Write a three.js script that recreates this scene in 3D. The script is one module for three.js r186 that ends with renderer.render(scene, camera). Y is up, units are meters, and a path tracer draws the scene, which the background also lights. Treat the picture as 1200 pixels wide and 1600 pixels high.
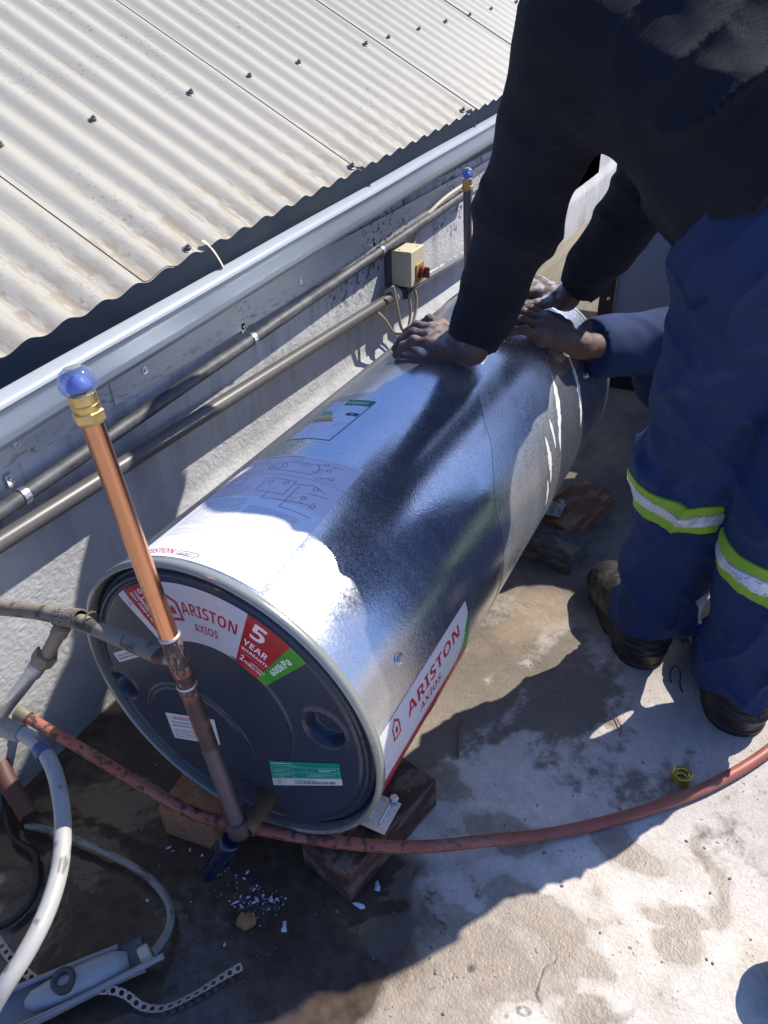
import * as THREE from 'three';
import { mergeGeometries, mergeVertices } from 'three/addons/utils/BufferGeometryUtils.js';
import { RoundedBoxGeometry } from 'three/addons/geometries/RoundedBoxGeometry.js';

// ───────────────────────── camera, sky, sun, exposure ─────────────────────────
const scene = new THREE.Scene();
const camera = new THREE.PerspectiveCamera(68.3577, 0.75, 0.02, 400);
camera.position.set(0.55532, 1.16409, 0.53124);
camera.quaternion.setFromRotationMatrix(new THREE.Matrix4().makeBasis(
  new THREE.Vector3(0.88933551, -0.03110625, -0.45619596),
  new THREE.Vector3(-0.23610135, 0.8231581, -0.51639799),
  new THREE.Vector3(0.39158461, 0.56695955, 0.7247195)));
const renderer = new THREE.WebGLRenderer({ antialias: true });
renderer.toneMapping = THREE.LinearToneMapping;
renderer.toneMappingExposure = 1.32;
renderer.shadowMap.enabled = true;

const SUN_EL = THREE.MathUtils.degToRad(47.5);
const toSun = new THREE.Vector3(0.52 * Math.cos(SUN_EL), Math.sin(SUN_EL), -0.854 * Math.cos(SUN_EL)).normalize();
{
  const W = 512, H = 256, d = new Float32Array(W * H * 4);
  for (let j = 0; j < H; j++) for (let i = 0; i < W; i++) {
    const el = ((j + 0.5) / H - 0.5) * Math.PI, az = ((i + 0.5) / W) * Math.PI * 2;
    const s = Math.max(0, Math.sin(el)), t = Math.pow(1 - s, 3.2);
    const ce = Math.cos(el), dx = -ce * Math.cos(az), dz = -ce * Math.sin(az), mu = Math.sin(el) * toSun.y + dx * toSun.x + dz * toSun.z; // forward scattering round the sun
    const glow = 0.11 * Math.pow((1 - 0.62) ** 2 / (1 + 0.62 * 0.62 - 2 * 0.62 * mu), 1.5) * 6;
    let r = 0.035 + 0.15 * t + glow * 0.8, g = 0.125 + 0.195 * t + glow * 0.86, b = 0.44 + 0.22 * t + glow * 1.0;
    if (el < 0) { r = 0.24; g = 0.225; b = 0.2; }
    const k = (i + j * W) * 4; d[k] = r; d[k + 1] = g; d[k + 2] = b; d[k + 3] = 1;
  }
  const sky = new THREE.DataTexture(d, W, H, THREE.RGBAFormat, THREE.FloatType);
  sky.mapping = THREE.EquirectangularReflectionMapping; sky.magFilter = sky.minFilter = THREE.LinearFilter; sky.needsUpdate = true;
  scene.background = sky; scene.environment = sky;
}
const sun = new THREE.DirectionalLight(new THREE.Color(1, 0.945, 0.86), 4.9);
sun.position.copy(toSun).multiplyScalar(8); sun.castShadow = true;
sun.shadow.mapSize.set(4096, 4096);
Object.assign(sun.shadow.camera, { left: -4, right: 4, top: 4, bottom: -4, near: 0.1, far: 20 });
scene.add(sun);

// ───────────────────────── helpers ─────────────────────────
const V = (x, y, z) => new THREE.Vector3(x, y, z);
const clamp = (x, a = 0, b = 1) => Math.min(b, Math.max(a, x));
const mix = (a, b, t) => a + (b - a) * t;
const sst = (a, b, x) => { const t = clamp((x - a) / (b - a)); return t * t * (3 - 2 * t); };
function rng(seed) { let s = seed >>> 0; return () => { s = (s + 0x6d2b79f5) | 0; let t = Math.imul(s ^ (s >>> 15), 1 | s); t = (t + Math.imul(t ^ (t >>> 7), 61 | t)) ^ t; return ((t ^ (t >>> 14)) >>> 0) / 4294967296; }; }
const h3 = (x, y, z) => { let h = Math.imul(x, 374761393) ^ Math.imul(y, 668265263) ^ Math.imul(z, 2147483647 ^ 0x5bd1e995); h = Math.imul(h ^ (h >>> 13), 1274126177); h ^= h >>> 16; return (h & 0xffff) / 65535; };
function vn(x, y, z = 0) {
  const X = Math.floor(x), Y = Math.floor(y), Z = Math.floor(z); let fx = x - X, fy = y - Y, fz = z - Z;
  fx = fx * fx * (3 - 2 * fx); fy = fy * fy * (3 - 2 * fy); fz = fz * fz * (3 - 2 * fz);
  const a = mix(h3(X, Y, Z), h3(X + 1, Y, Z), fx), b = mix(h3(X, Y + 1, Z), h3(X + 1, Y + 1, Z), fx);
  if (fz === 0) return mix(a, b, fy);
  const c = mix(h3(X, Y, Z + 1), h3(X + 1, Y, Z + 1), fx), d = mix(h3(X, Y + 1, Z + 1), h3(X + 1, Y + 1, Z + 1), fx);
  return mix(mix(a, b, fy), mix(c, d, fy), fz);
}
function fbm(x, y, z = 0, o = 4) { let s = 0, a = 0.5, n = 0; for (let i = 0; i < o; i++) { s += a * vn(x, y, z); n += a; a *= 0.5; x = x * 2.03 + 17.1; y = y * 2.03 - 5.3; if (z) z = z * 2.03 + 3.7; } return s / n; }
function dataTex(w, h, fn, srgb = false, repeat = true) {
  const d = new Uint8Array(w * h * 4);
  for (let j = 0; j < h; j++) for (let i = 0; i < w; i++) {
    const c = fn((i + 0.5) / w, (j + 0.5) / h), k = (i + j * w) * 4;
    if (typeof c === 'number') { d[k] = d[k + 1] = d[k + 2] = clamp(c) * 255; d[k + 3] = 255; }
    else for (let q = 0; q < 4; q++) { let x = q === 3 && c[3] === undefined ? 1 : clamp(c[q]); if (srgb && q < 3) x = x <= 0.0031308 ? 12.92 * x : 1.055 * Math.pow(x, 1 / 2.4) - 0.055; d[k + q] = Math.round(x * 255); }
  }
  const t = new THREE.DataTexture(d, w, h); t.magFilter = THREE.LinearFilter; t.minFilter = THREE.LinearMipmapLinearFilter; t.generateMipmaps = true;
  if (srgb) t.colorSpace = THREE.SRGBColorSpace;
  if (repeat) t.wrapS = t.wrapT = THREE.RepeatWrapping;
  t.needsUpdate = true; return t;
}
function canvasTex(w, h, draw) {
  const c = document.createElement('canvas'); c.width = w; c.height = h; const g = c.getContext('2d'); draw(g, w, h);
  const t = new THREE.CanvasTexture(c); t.colorSpace = THREE.SRGBColorSpace; t.anisotropy = 8; return t;
}
const C = (r, g, b) => new THREE.Color().setRGB(r, g, b);
const std = (o) => new THREE.MeshStandardMaterial(o);
const used = {};
function numbered(n) { const k = used[n] = (used[n] ?? -1) + 1; return k ? `${n}_${String(k).padStart(3, '0')}` : n; }
function meshOf(geo, mat) { const m = new THREE.Mesh(geo, mat); m.castShadow = m.receiveShadow = true; return m; }
function part(name, geo, mat, parent, label) { const m = meshOf(Array.isArray(geo) ? merge(geo) : geo, mat); m.name = name; if (label) m.userData.label = label; parent.add(m); return m; }
function tag(o, label, category, group) { o.userData.label = label; o.userData.category = category; if (group) o.userData.group = group; return o; }
function thing(name, label, category, pos = [0, 0, 0], ry = 0, group) { const o = new THREE.Group(); o.name = numbered(name); o.position.set(...pos); o.rotation.y = ry; scene.add(o); return tag(o, label, category, group); }
function solo(name, geo, mat, label, category, pos = [0, 0, 0], ry = 0, group) { const m = meshOf(Array.isArray(geo) ? merge(geo) : geo, mat); m.name = numbered(name); m.position.set(...pos); m.rotation.y = ry; scene.add(m); return tag(m, label, category, group); }
function struct(name, geo, mat) { const m = meshOf(geo, mat); m.name = numbered(name); m.userData.kind = 'structure'; scene.add(m); return m; }
function merge(list) {
  return mergeGeometries(list.map((g) => { const q = g.index ? g.toNonIndexed() : g; for (const k of Object.keys(q.attributes)) if (!['position', 'normal', 'uv'].includes(k)) q.deleteAttribute(k); return q; }));
}
const move = (g, x, y, z) => g.translate(x, y, z);
function grid(nu, nv, fn, closeU = false) { // fn(u,v) -> [x,y,z]; uv = u,v
  const pos = [], uv = [], idx = [];
  for (let j = 0; j <= nv; j++) for (let i = 0; i <= nu; i++) { const p = fn(i / nu, j / nv); pos.push(p[0], p[1], p[2]); if (p.length > 3) uv.push(p[3], p[4]); else uv.push(i / nu, j / nv); }
  for (let j = 0; j < nv; j++) for (let i = 0; i < nu; i++) { const a = i + j * (nu + 1), b = a + 1, c = a + nu + 1, d = c + 1; idx.push(a, b, d, a, d, c); }
  const g = new THREE.BufferGeometry(); g.setAttribute('position', new THREE.Float32BufferAttribute(pos, 3)); g.setAttribute('uv', new THREE.Float32BufferAttribute(uv, 2)); g.setIndex(idx); g.computeVertexNormals();
  if (closeU) { const n = g.attributes.normal; for (let j = 0; j <= nv; j++) { const a = j * (nu + 1), b = a + nu; const x = n.getX(a) + n.getX(b), y = n.getY(a) + n.getY(b), z = n.getZ(a) + n.getZ(b), l = Math.hypot(x, y, z) || 1; n.setXYZ(a, x / l, y / l, z / l); n.setXYZ(b, x / l, y / l, z / l); } }
  return g;
}
function tube(pts, r, seg = 0, rad = 14, cap = true) {
  const P = pts.map((p) => V(...p)), curve = P.length === 2 ? new THREE.LineCurve3(P[0], P[1]) : new THREE.CatmullRomCurve3(P, false, 'centripetal');
  const L = curve.getLength(), n = seg || (P.length === 2 ? 1 : Math.max(12, P.length * 8));
  const g = new THREE.TubeGeometry(curve, n, r, rad, false), uv = g.attributes.uv;
  for (let i = 0; i < uv.count; i++) uv.setXY(i, uv.getX(i) * L, uv.getY(i) * 2 * Math.PI * r);
  if (!cap) return g;
  const caps = [0, 1].map((t) => { const q = new THREE.CircleGeometry(r, rad), dir = curve.getTangentAt(t).multiplyScalar(t ? 1 : -1); q.applyQuaternion(new THREE.Quaternion().setFromUnitVectors(V(0, 0, 1), dir)); const p = curve.getPointAt(t); return q.translate(p.x, p.y, p.z); });
  return merge([g, ...caps]);
}
// a lathe profile [[r, h], ...] stood on point a with its axis towards b
function latheAt(profile, a, b, seg = 28, flat = 0) {
  let g = new THREE.LatheGeometry(profile.map((p) => new THREE.Vector2(Math.max(p[0], 1e-5), p[1])), seg);
  if (flat) { g = g.toNonIndexed(); g.computeVertexNormals(); }
  const A = V(...a), d = V(...b).sub(A).normalize();
  g.applyQuaternion(new THREE.Quaternion().setFromUnitVectors(V(0, 1, 0), d)); return g.translate(A.x, A.y, A.z);
}
const hexNut = (a, b, r, h, ch = 0.0015) => latheAt([[0, 0], [r - ch, 0], [r, ch], [r, h - ch], [r - ch, h], [0, h]], a, b, 6, 1);
function box(w, h, d, r = 0.002, x = 0, y = 0, z = 0, seg = 2) { return new RoundedBoxGeometry(w, h, d, seg, r).translate(x, y, z); }

// naive surface nets of a distance function on a regular grid
function surfaceNet(f, mn, mx, cell, uvScale = 1) {
  const nx = Math.ceil((mx[0] - mn[0]) / cell) + 1, ny = Math.ceil((mx[1] - mn[1]) / cell) + 1, nz = Math.ceil((mx[2] - mn[2]) / cell) + 1;
  const F = new Float32Array(nx * ny * nz), id = (i, j, k) => i + nx * (j + ny * k);
  const B = 4; // coarse skipping
  F.fill(1e3);
  for (let k0 = 0; k0 < nz; k0 += B) for (let j0 = 0; j0 < ny; j0 += B) for (let i0 = 0; i0 < nx; i0 += B) {
    const c = f(mn[0] + (i0 + B / 2) * cell, mn[1] + (j0 + B / 2) * cell, mn[2] + (k0 + B / 2) * cell), far = Math.abs(c) > cell * B * 1.6 + 0.03;
    for (let k = k0; k < Math.min(nz, k0 + B); k++) for (let j = j0; j < Math.min(ny, j0 + B); j++) for (let i = i0; i < Math.min(nx, i0 + B); i++)
      F[id(i, j, k)] = far ? c : f(mn[0] + i * cell, mn[1] + j * cell, mn[2] + k * cell);
  }
  const vid = new Int32Array(nx * ny * nz).fill(-1), pos = [], nor = [], uv = [], idx = [];
  for (let k = 0; k < nz - 1; k++) for (let j = 0; j < ny - 1; j++) for (let i = 0; i < nx - 1; i++) {
    let m = 0; const v = [];
    for (let c = 0; c < 8; c++) { const x = F[id(i + (c & 1), j + ((c >> 1) & 1), k + (c >> 2))]; v.push(x); if (x < 0) m |= 1 << c; }
    if (m === 0 || m === 255) continue;
    let n = 0, sx = 0, sy = 0, sz = 0;
    for (let a = 0; a < 8; a++) for (const ax of [1, 2, 4]) { if (a & ax) continue; const b = a | ax; if ((v[a] < 0) === (v[b] < 0)) continue; const t = v[a] / (v[a] - v[b]); sx += (a & 1) + (ax === 1 ? t : 0); sy += ((a >> 1) & 1) + (ax === 2 ? t : 0); sz += (a >> 2) + (ax === 4 ? t : 0); n++; }
    const x = mn[0] + (i + sx / n) * cell, y = mn[1] + (j + sy / n) * cell, z = mn[2] + (k + sz / n) * cell, e = cell * 0.6;
    let gx = f(x + e, y, z) - f(x - e, y, z), gy = f(x, y + e, z) - f(x, y - e, z), gz = f(x, y, z + e) - f(x, y, z - e); const l = Math.hypot(gx, gy, gz) || 1;
    vid[id(i, j, k)] = pos.length / 3; pos.push(x, y, z); nor.push(gx / l, gy / l, gz / l); uv.push((x * 0.8 + z * 0.6) * uvScale, (y + 0.8 * (z * 0.8 - x * 0.6)) * uvScale);
  }
  const quad = (a, b, c, d, flip) => { if (a < 0 || b < 0 || c < 0 || d < 0) return; if (flip) idx.push(a, c, b, a, d, c); else idx.push(a, b, c, a, c, d); };
  for (let k = 1; k < nz - 1; k++) for (let j = 1; j < ny - 1; j++) for (let i = 1; i < nx - 1; i++) {
    const s = F[id(i, j, k)] < 0;
    if (s !== F[id(i + 1, j, k)] < 0) quad(vid[id(i, j - 1, k - 1)], vid[id(i, j, k - 1)], vid[id(i, j, k)], vid[id(i, j - 1, k)], !s);
    if (s !== F[id(i, j + 1, k)] < 0) quad(vid[id(i - 1, j, k - 1)], vid[id(i - 1, j, k)], vid[id(i, j, k)], vid[id(i, j, k - 1)], !s);
    if (s !== F[id(i, j, k + 1)] < 0) quad(vid[id(i - 1, j - 1, k)], vid[id(i, j - 1, k)], vid[id(i, j, k)], vid[id(i - 1, j, k)], !s);
  }
  const g = new THREE.BufferGeometry(); g.setAttribute('position', new THREE.Float32BufferAttribute(pos, 3)); g.setAttribute('normal', new THREE.Float32BufferAttribute(nor, 3)); g.setAttribute('uv', new THREE.Float32BufferAttribute(uv, 2)); g.setIndex(idx); return g;
}
const smin = (a, b, k) => { const h = Math.max(k - Math.abs(a - b), 0) / k; return Math.min(a, b) - h * h * k * 0.25; };
function cone(a, b, ra, rb) { // tapered capsule
  const bx = b[0] - a[0], by = b[1] - a[1], bz = b[2] - a[2], bb = bx * bx + by * by + bz * bz || 1e-9;
  return (x, y, z) => { const px = x - a[0], py = y - a[1], pz = z - a[2], t = clamp((px * bx + py * by + pz * bz) / bb), dx = px - bx * t, dy = py - by * t, dz = pz - bz * t; return Math.sqrt(dx * dx + dy * dy + dz * dz) - (ra + (rb - ra) * t); };
}
function blob(c, r) { return (x, y, z) => { const dx = (x - c[0]) / r[0], dy = (y - c[1]) / r[1], dz = (z - c[2]) / r[2], l = Math.sqrt(dx * dx + dy * dy + dz * dz); return (l - 1) * Math.min(r[0], r[1], r[2]); }; }
const union = (list, k) => (x, y, z) => { let d = 1e3; for (const f of list) d = smin(d, f(x, y, z), k); return d; };
const add = (a, b, s = 1) => [a[0] + b[0] * s, a[1] + b[1] * s, a[2] + b[2] * s];
const lerp3 = (a, b, t) => [mix(a[0], b[0], t), mix(a[1], b[1], t), mix(a[2], b[2], t)];

// ───────────────────────── shared materials ─────────────────────────
const grain = dataTex(512, 512, (u, v) => fbm(u * 90, v * 90, 0, 3));
const streak = dataTex(512, 512, (u, v) => 0.55 * fbm(u * 14, v * 160, 0, 3) + 0.45 * fbm(u * 60, v * 60, 0, 3));
const galv = std({ color: C(0.62, 0.64, 0.66), metalness: 0.95, roughness: 0.42, roughnessMap: dataTex(256, 256, (u, v) => 0.6 + 0.4 * vn(u * 26, v * 26)) });
const zinc = std({ color: C(0.75, 0.75, 0.74), metalness: 1, roughness: 0.28 });
const brassTex = dataTex(256, 256, (u, v) => 0.55 + 0.45 * fbm(u * 20, v * 20));
const brass = std({ color: C(0.72, 0.53, 0.22), metalness: 1, roughness: 0.5, roughnessMap: brassTex, bumpMap: grain, bumpScale: 0.0003 });
const brassBright = std({ color: C(0.85, 0.62, 0.12), metalness: 0.75, roughness: 0.27 });

// ───────────────────────── ground ─────────────────────────
const gPools = [[-0.05, 0.1, 0.34, 0.26], [0.12, 0.05, 0.2, 0.19], [-0.33, 0.03, 0.16, 0.3], [0.02, 0.32, 0.4, 0.2], [0.2, 0.1, 0.12, 0.2]];
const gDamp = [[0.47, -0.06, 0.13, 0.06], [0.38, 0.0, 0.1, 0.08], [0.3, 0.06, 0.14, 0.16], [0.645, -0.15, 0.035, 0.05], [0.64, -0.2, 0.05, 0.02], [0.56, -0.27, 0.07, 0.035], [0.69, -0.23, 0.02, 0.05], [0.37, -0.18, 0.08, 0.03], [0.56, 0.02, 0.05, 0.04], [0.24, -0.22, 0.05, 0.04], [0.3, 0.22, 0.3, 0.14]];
function groundLow(x, z) { // slow fields: wet, damp, white, ochre, crack, mid
  const wx = x + 0.05 * (fbm(x * 9 + 3, z * 9, 0, 4) - 0.5) * 2, wz = z + 0.05 * (fbm(x * 9 - 7, z * 9 + 11, 0, 4) - 0.5) * 2;
  const big = fbm(x * 2.1 + 9, z * 2.1 + 4, 0, 4), mid = fbm(x * 8 + 1, z * 8, 0, 4);
  let wet = -1; for (const [cx, cz, rx, rz] of gPools) wet = Math.max(wet, 1 - Math.hypot((wx - cx) / rx, (wz - cz) / rz));
  wet = sst(-0.06, 0.16, wet + (mid - 0.5) * 0.55);
  let damp = -1; for (const [cx, cz, rx, rz] of gDamp) damp = Math.max(damp, 1 - Math.hypot((wx - cx) / rx, (wz - cz) / rz));
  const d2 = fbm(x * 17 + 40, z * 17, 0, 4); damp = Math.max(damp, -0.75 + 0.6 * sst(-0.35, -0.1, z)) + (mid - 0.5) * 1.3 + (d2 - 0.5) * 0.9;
  const white = (fbm(wx * 7 - 3, wz * 4.2 + 8 + wx * 3, 0, 5) + 0.3 * sst(0.1, 0.5, x) - 0.07 - 0.2 * sst(-0.2, -0.42, z - 0.15 * (x - 0.3)));  // last term cuts the white back as shade painted in towards the boots
  const ochre = sst(0.56, 0.7, fbm(x * 4 + 31, z * 4 - 12, 0, 4)) * 0.5, crackv = Math.abs(fbm(x * 3.3 + 70, z * 3.3 + 20, 0, 5) - 0.5);
  return [wet, damp, white, ochre, crackv, mid, big];
}
function groundMat(x0, x1, z0, z1, n) {
  const A = new Uint8Array(n * n * 4), R = new Uint8Array(n * n * 4), s = (x) => 255 * (x <= 0.0031308 ? 12.92 * x : 1.055 * Math.pow(x, 1 / 2.4) - 0.055);
  const m = Math.round(n / 4), L = new Float32Array((m + 1) * (m + 1) * 7), o = new Float32Array(7), lut = new Uint8Array(1025); for (let i = 0; i <= 1024; i++) lut[i] = clamp(s(i / 1024), 0, 255);
  for (let j = 0; j <= m; j++) for (let i = 0; i <= m; i++) L.set(groundLow(mix(x0, x1, i / m), mix(z0, z1, j / m)), (i + j * (m + 1)) * 7);
  for (let j = 0; j < n; j++) for (let i = 0; i < n; i++) {
    const u = (i + 0.5) / n * m, v = (j + 0.5) / n * m, iu = Math.floor(u), iv = Math.floor(v), fu = u - iu, fv = v - iv, p = (iu + iv * (m + 1)) * 7, w = (m + 1) * 7;
    for (let q = 0; q < 7; q++) o[q] = mix(mix(L[p + q], L[p + 7 + q], fu), mix(L[p + w + q], L[p + w + 7 + q], fu), fv);
    const [wet, damp0, white0, ochre, crackv, mid, big] = o, x = mix(x0, x1, (i + 0.5) / n), z = mix(z0, z1, (j + 0.5) / n);
    const fine = 0.6 * vn(x * 60, z * 60) + 0.4 * vn(x * 133, z * 133), grit = vn(x * 420, z * 420), grit2 = vn(x * 240 + 9, z * 240);
    const jit = (fine - 0.5) * 0.3 + (grit2 - 0.5) * 0.12, damp = 0.42 * sst(-0.35, 0.2, damp0 + jit * 0.5) + 0.42 * sst(0.02, 0.2, damp0 + jit) * (0.7 + 0.3 * sst(0.45, 0.1, damp0 + jit)) + 0.16 * sst(0.3, 0.6, damp0), white = sst(0.4, 0.52, white0 + jit * 0.36);
    let r = mix(0.27, 0.69, white), g = mix(0.225, 0.625, white), b = mix(0.17, 0.535, white);
    const k = 0.78 + 0.3 * mid + 0.22 * (fine - 0.5) + 0.2 * (grit - 0.5); r *= k; g *= k; b *= k;
    const br = sst(-0.5, -0.85, z + 0.12 * (mid - 0.5)) * 0.85; r = mix(r, 0.2 * k, br); g = mix(g, 0.168 * k, br); b = mix(b, 0.13 * k, br); const paintedShade = sst(-0.22, -0.48, z - 0.2 * (x - 0.35)) * 0.3; r *= 1 - paintedShade; g *= 1 - paintedShade; b *= 1 - paintedShade * 0.9;  // brown floor tone, plus shade by boots and tank painted into the albedo
    r = mix(r, 0.36, ochre); g = mix(g, 0.27, ochre); b = mix(b, 0.17, ochre);
    const dk = 0.7 + 0.6 * fine, da = damp * 0.85; r = mix(r, 0.2 * dk, da); g = mix(g, 0.142 * dk, da); b = mix(b, 0.085 * dk, da);
    const pit = sst(0.86, 0.98, grit2 * 0.75 + 0.25 * fine + 0.1 * big) * 0.7, crack = (1 - sst(0, 0.0045, crackv)) * sst(0.46, 0.54, big) * 0.75, f = (1 - pit) * (1 - crack); r *= f; g *= f; b *= f;
    const wr = 0.036 + 0.085 * mid * fine; r = mix(r, wr * 1.35, wet); g = mix(g, wr * 0.98, wet); b = mix(b, wr * 0.7, wet);
    let h = 0.5 + 0.3 * (fine - 0.5) + 0.25 * (grit - 0.5) + 0.35 * (mid - 0.5) - 0.3 * pit - 0.4 * crack;
    const deep = sst(0.8, 1, wet); if (deep > 0) h = mix(h, 0.45 + 0.3 * (vn(x * 34, z * 34) - 0.5) + 0.2 * (vn(x * 95, z * 95) - 0.5), deep * 0.85);
    const e = (i + j * n) * 4; A[e] = lut[Math.round(clamp(r) * 1024)]; A[e + 1] = lut[Math.round(clamp(g) * 1024)]; A[e + 2] = lut[Math.round(clamp(b) * 1024)]; A[e + 3] = 255;
    R[e] = R[e + 2] = 255 * clamp(h); R[e + 1] = 255 * clamp(mix(mix(0.92, 0.45, damp), 0.11 + 0.4 * (1 - deep), wet)); R[e + 3] = 255;
  }
  const mk = (d, srgb) => { const t = new THREE.DataTexture(d, n, n); t.magFilter = THREE.LinearFilter; t.minFilter = THREE.LinearMipmapLinearFilter; t.generateMipmaps = true; if (srgb) t.colorSpace = THREE.SRGBColorSpace; t.needsUpdate = true; return t; };
  const rt = mk(R, false);
  return std({ map: mk(A, true), roughnessMap: rt, bumpMap: rt, bumpScale: 0.0022, roughness: 1 });
}
function sheet(x0, x1, z0, z1, mat, name) { // uv 0..1 with u along x, v along z
  return struct(name, grid(1, 1, (u, v) => [mix(x0, x1, u), 0, mix(z1, z0, v), u, 1 - v]), mat);
}
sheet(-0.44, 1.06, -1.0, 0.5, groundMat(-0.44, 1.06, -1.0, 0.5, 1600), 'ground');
{
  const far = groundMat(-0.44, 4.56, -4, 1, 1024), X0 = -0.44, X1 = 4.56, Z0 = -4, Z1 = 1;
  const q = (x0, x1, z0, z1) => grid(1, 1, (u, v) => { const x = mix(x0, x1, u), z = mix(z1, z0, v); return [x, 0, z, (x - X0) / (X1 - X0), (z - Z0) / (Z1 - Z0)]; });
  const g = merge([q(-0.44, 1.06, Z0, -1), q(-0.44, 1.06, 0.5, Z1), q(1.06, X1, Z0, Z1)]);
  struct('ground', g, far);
  const plain = std({ color: C(0.36, 0.335, 0.3), roughness: 0.95 });
  const p = (x0, x1, z0, z1) => grid(1, 1, (u, v) => [mix(x0, x1, u), 0, mix(z1, z0, v)]);
  struct('ground', merge([p(X1, 60, -60, 60), p(-0.44, X1, Z1, 60), p(-0.44, X1, -60, Z0), p(-60, -0.44, -60, 60)]), plain);
}

// ───────────────────────── parapet wall ─────────────────────────
const plasterBump = dataTex(1024, 1024, (u, v) => { // 0.6 m, wrapped by blending two offsets
  const x = u * 0.6, y = v * 0.6; const f = (x, y) => 0.5 * fbm(x * 130, y * 130, 0, 3) + 0.3 * Math.abs(2 * fbm(x * 70 + 9, y * 110, 0, 2) - 1) + 0.25 * fbm(x * 24, y * 24, 0, 2);
  const w = sst(0.85, 1, u), w2 = sst(0.85, 1, v); const a = mix(f(x, y), f(x - 0.6, y), w), b = mix(f(x, y - 0.6), f(x - 0.6, y - 0.6), w); return mix(a, b, w2);
});
const wallMap = dataTex(2048, 512, (u, v) => { // u along z from 0.7 to -4.3, v is height 0..0.75
  const z = 0.7 - u * 5, y = v * 0.75; const a = fbm(z * 7, y * 7, 0, 4), b = fbm(z * 30, y * 30, 0, 3), run = fbm(z * 40, y * 3, 0, 3);
  let k = 0.84 + 0.24 * (a - 0.5) + 0.16 * (b - 0.5); const low = 1 - sst(0.02, 0.3, y + 0.1 * (a - 0.5)); k *= 1 - 0.38 * low * (0.5 + b);
  k *= 1 - 0.2 * sst(0.52, 0.66, run) * sst(0.2, 0.6, y);
  const spots = sst(0.68, 0.74, vn(z * 95, y * 95)) * sst(0.42, 0.55, y) * sst(0.5, 0.6, fbm(z * 5 + 2, y * 5, 0, 2)); k *= 1 - 0.7 * spots;
  return [0.63 * k, 0.63 * k, 0.625 * k - 0.03 * low];
}, true);
const plaster = std({ map: wallMap, bumpMap: plasterBump, bumpScale: 0.0022, roughness: 0.93 });
plasterBump.repeat.set(5 / 0.6, 0.75 / 0.6);
const wall = thing('parapet_wall', 'low grey roughcast plaster wall running behind the water heater under the gutter', 'wall');
{
  const N = 220, edge = (z) => 0.29 + 0.035 * clamp((-z - 0.8) / 1.15) + 0.004 * (fbm(z * 40, 1) - 0.5);
  // face with a rough lip where the upper coat ends
  const f = grid(N, 30, (u, v) => {
    const z = 0.7 - u * 5; let y, x; const e = edge(z);
    const rows = [0, 0.25, 0.5, 0.75, 0.94, 1]; 
    if (v < 0.5) y = e * (v / 0.5); else y = e + 0.004 + (0.66 + 0.03 * u * 2 - e) * ((v - 0.5) / 0.5);
    const on = sst(-0.35, -0.5, z) ; x = -0.44 + (y <= e ? 0.016 * on * (0.7 + 0.6 * fbm(z * 60, 4)) : 0);
    return [x, y, z, u, y / 0.75];
  });
  const back = new THREE.BoxGeometry(0.2, 0.64, 5).translate(-0.545, 0.32, -1.8);
  part('face_coat', f, plaster, wall); part('core', back, std({ color: C(0.4, 0.39, 0.37), roughness: 0.95 }), wall);
}

// ───────────────────────── corrugated roof and gutter ─────────────────────────
const TH = THREE.MathUtils.degToRad(28), eaveY = (z) => 0.762 + 0.055 * (-z - 0.1);
const roofPt = (s, z, h) => [-0.4 - s * Math.cos(TH) + h * Math.sin(TH), eaveY(z) + s * Math.sin(TH) + h * Math.cos(TH), z];
const roofMap = [1, 2].map((q) => dataTex(1024, 1024, (u, v) => { // u: across one sheet (0.84 m), v: up the slope 1.5 m
  const x = u * 0.84, s = v * 1.5, ph = Math.cos(((x - 0.053) / 0.0762) * Math.PI * 2);
  let k = 0.95 + 0.1 * (fbm(x * 12 + q * 40, s * 2, 0, 4) - 0.5) + 0.05 * (fbm(x * 90, s * 14 + q, 0, 3) - 0.5);
  const n = fbm(x * 130 + q * 9, s * 42, 0, 4), valley = sst(0.2, -0.9, ph), dirt = sst(0.46, 0.66, n + 0.16 * (1 - sst(0.0, 0.2, s)) + 0.06 * valley - 0.09) * (1 - sst(0.05, 0.34, s)) * (0.35 + 0.65 * valley);
  const line = sst(0.62, 0.7, fbm(x * 240 + q, s * 3.2, 0, 2)) * 0.16 * valley;
  const speck = sst(0.8, 0.86, vn(x * 260, s * 260 + q * 31)) * sst(0.55, 0.7, fbm(x * 9, s * 9 + q * 5, 0, 3)) * 0.5;
  k *= 1 - line - speck * 0.6; let r = 0.42 * k, g = 0.395 * k, b = 0.325 * k;
  r = mix(r, 0.28, dirt * 0.7); g = mix(g, 0.21, dirt * 0.7); b = mix(b, 0.14, dirt * 0.7); return [r, g, b];
}, true));
const roofMats = roofMap.map((m) => std({ map: m, roughness: 0.5, metalness: 0.0, bumpMap: grain, bumpScale: 0.0002, side: THREE.DoubleSide }));
const roof = thing('corrugated_roof', 'cream painted corrugated metal roof sloping up behind the gutter', 'roof');
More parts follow.
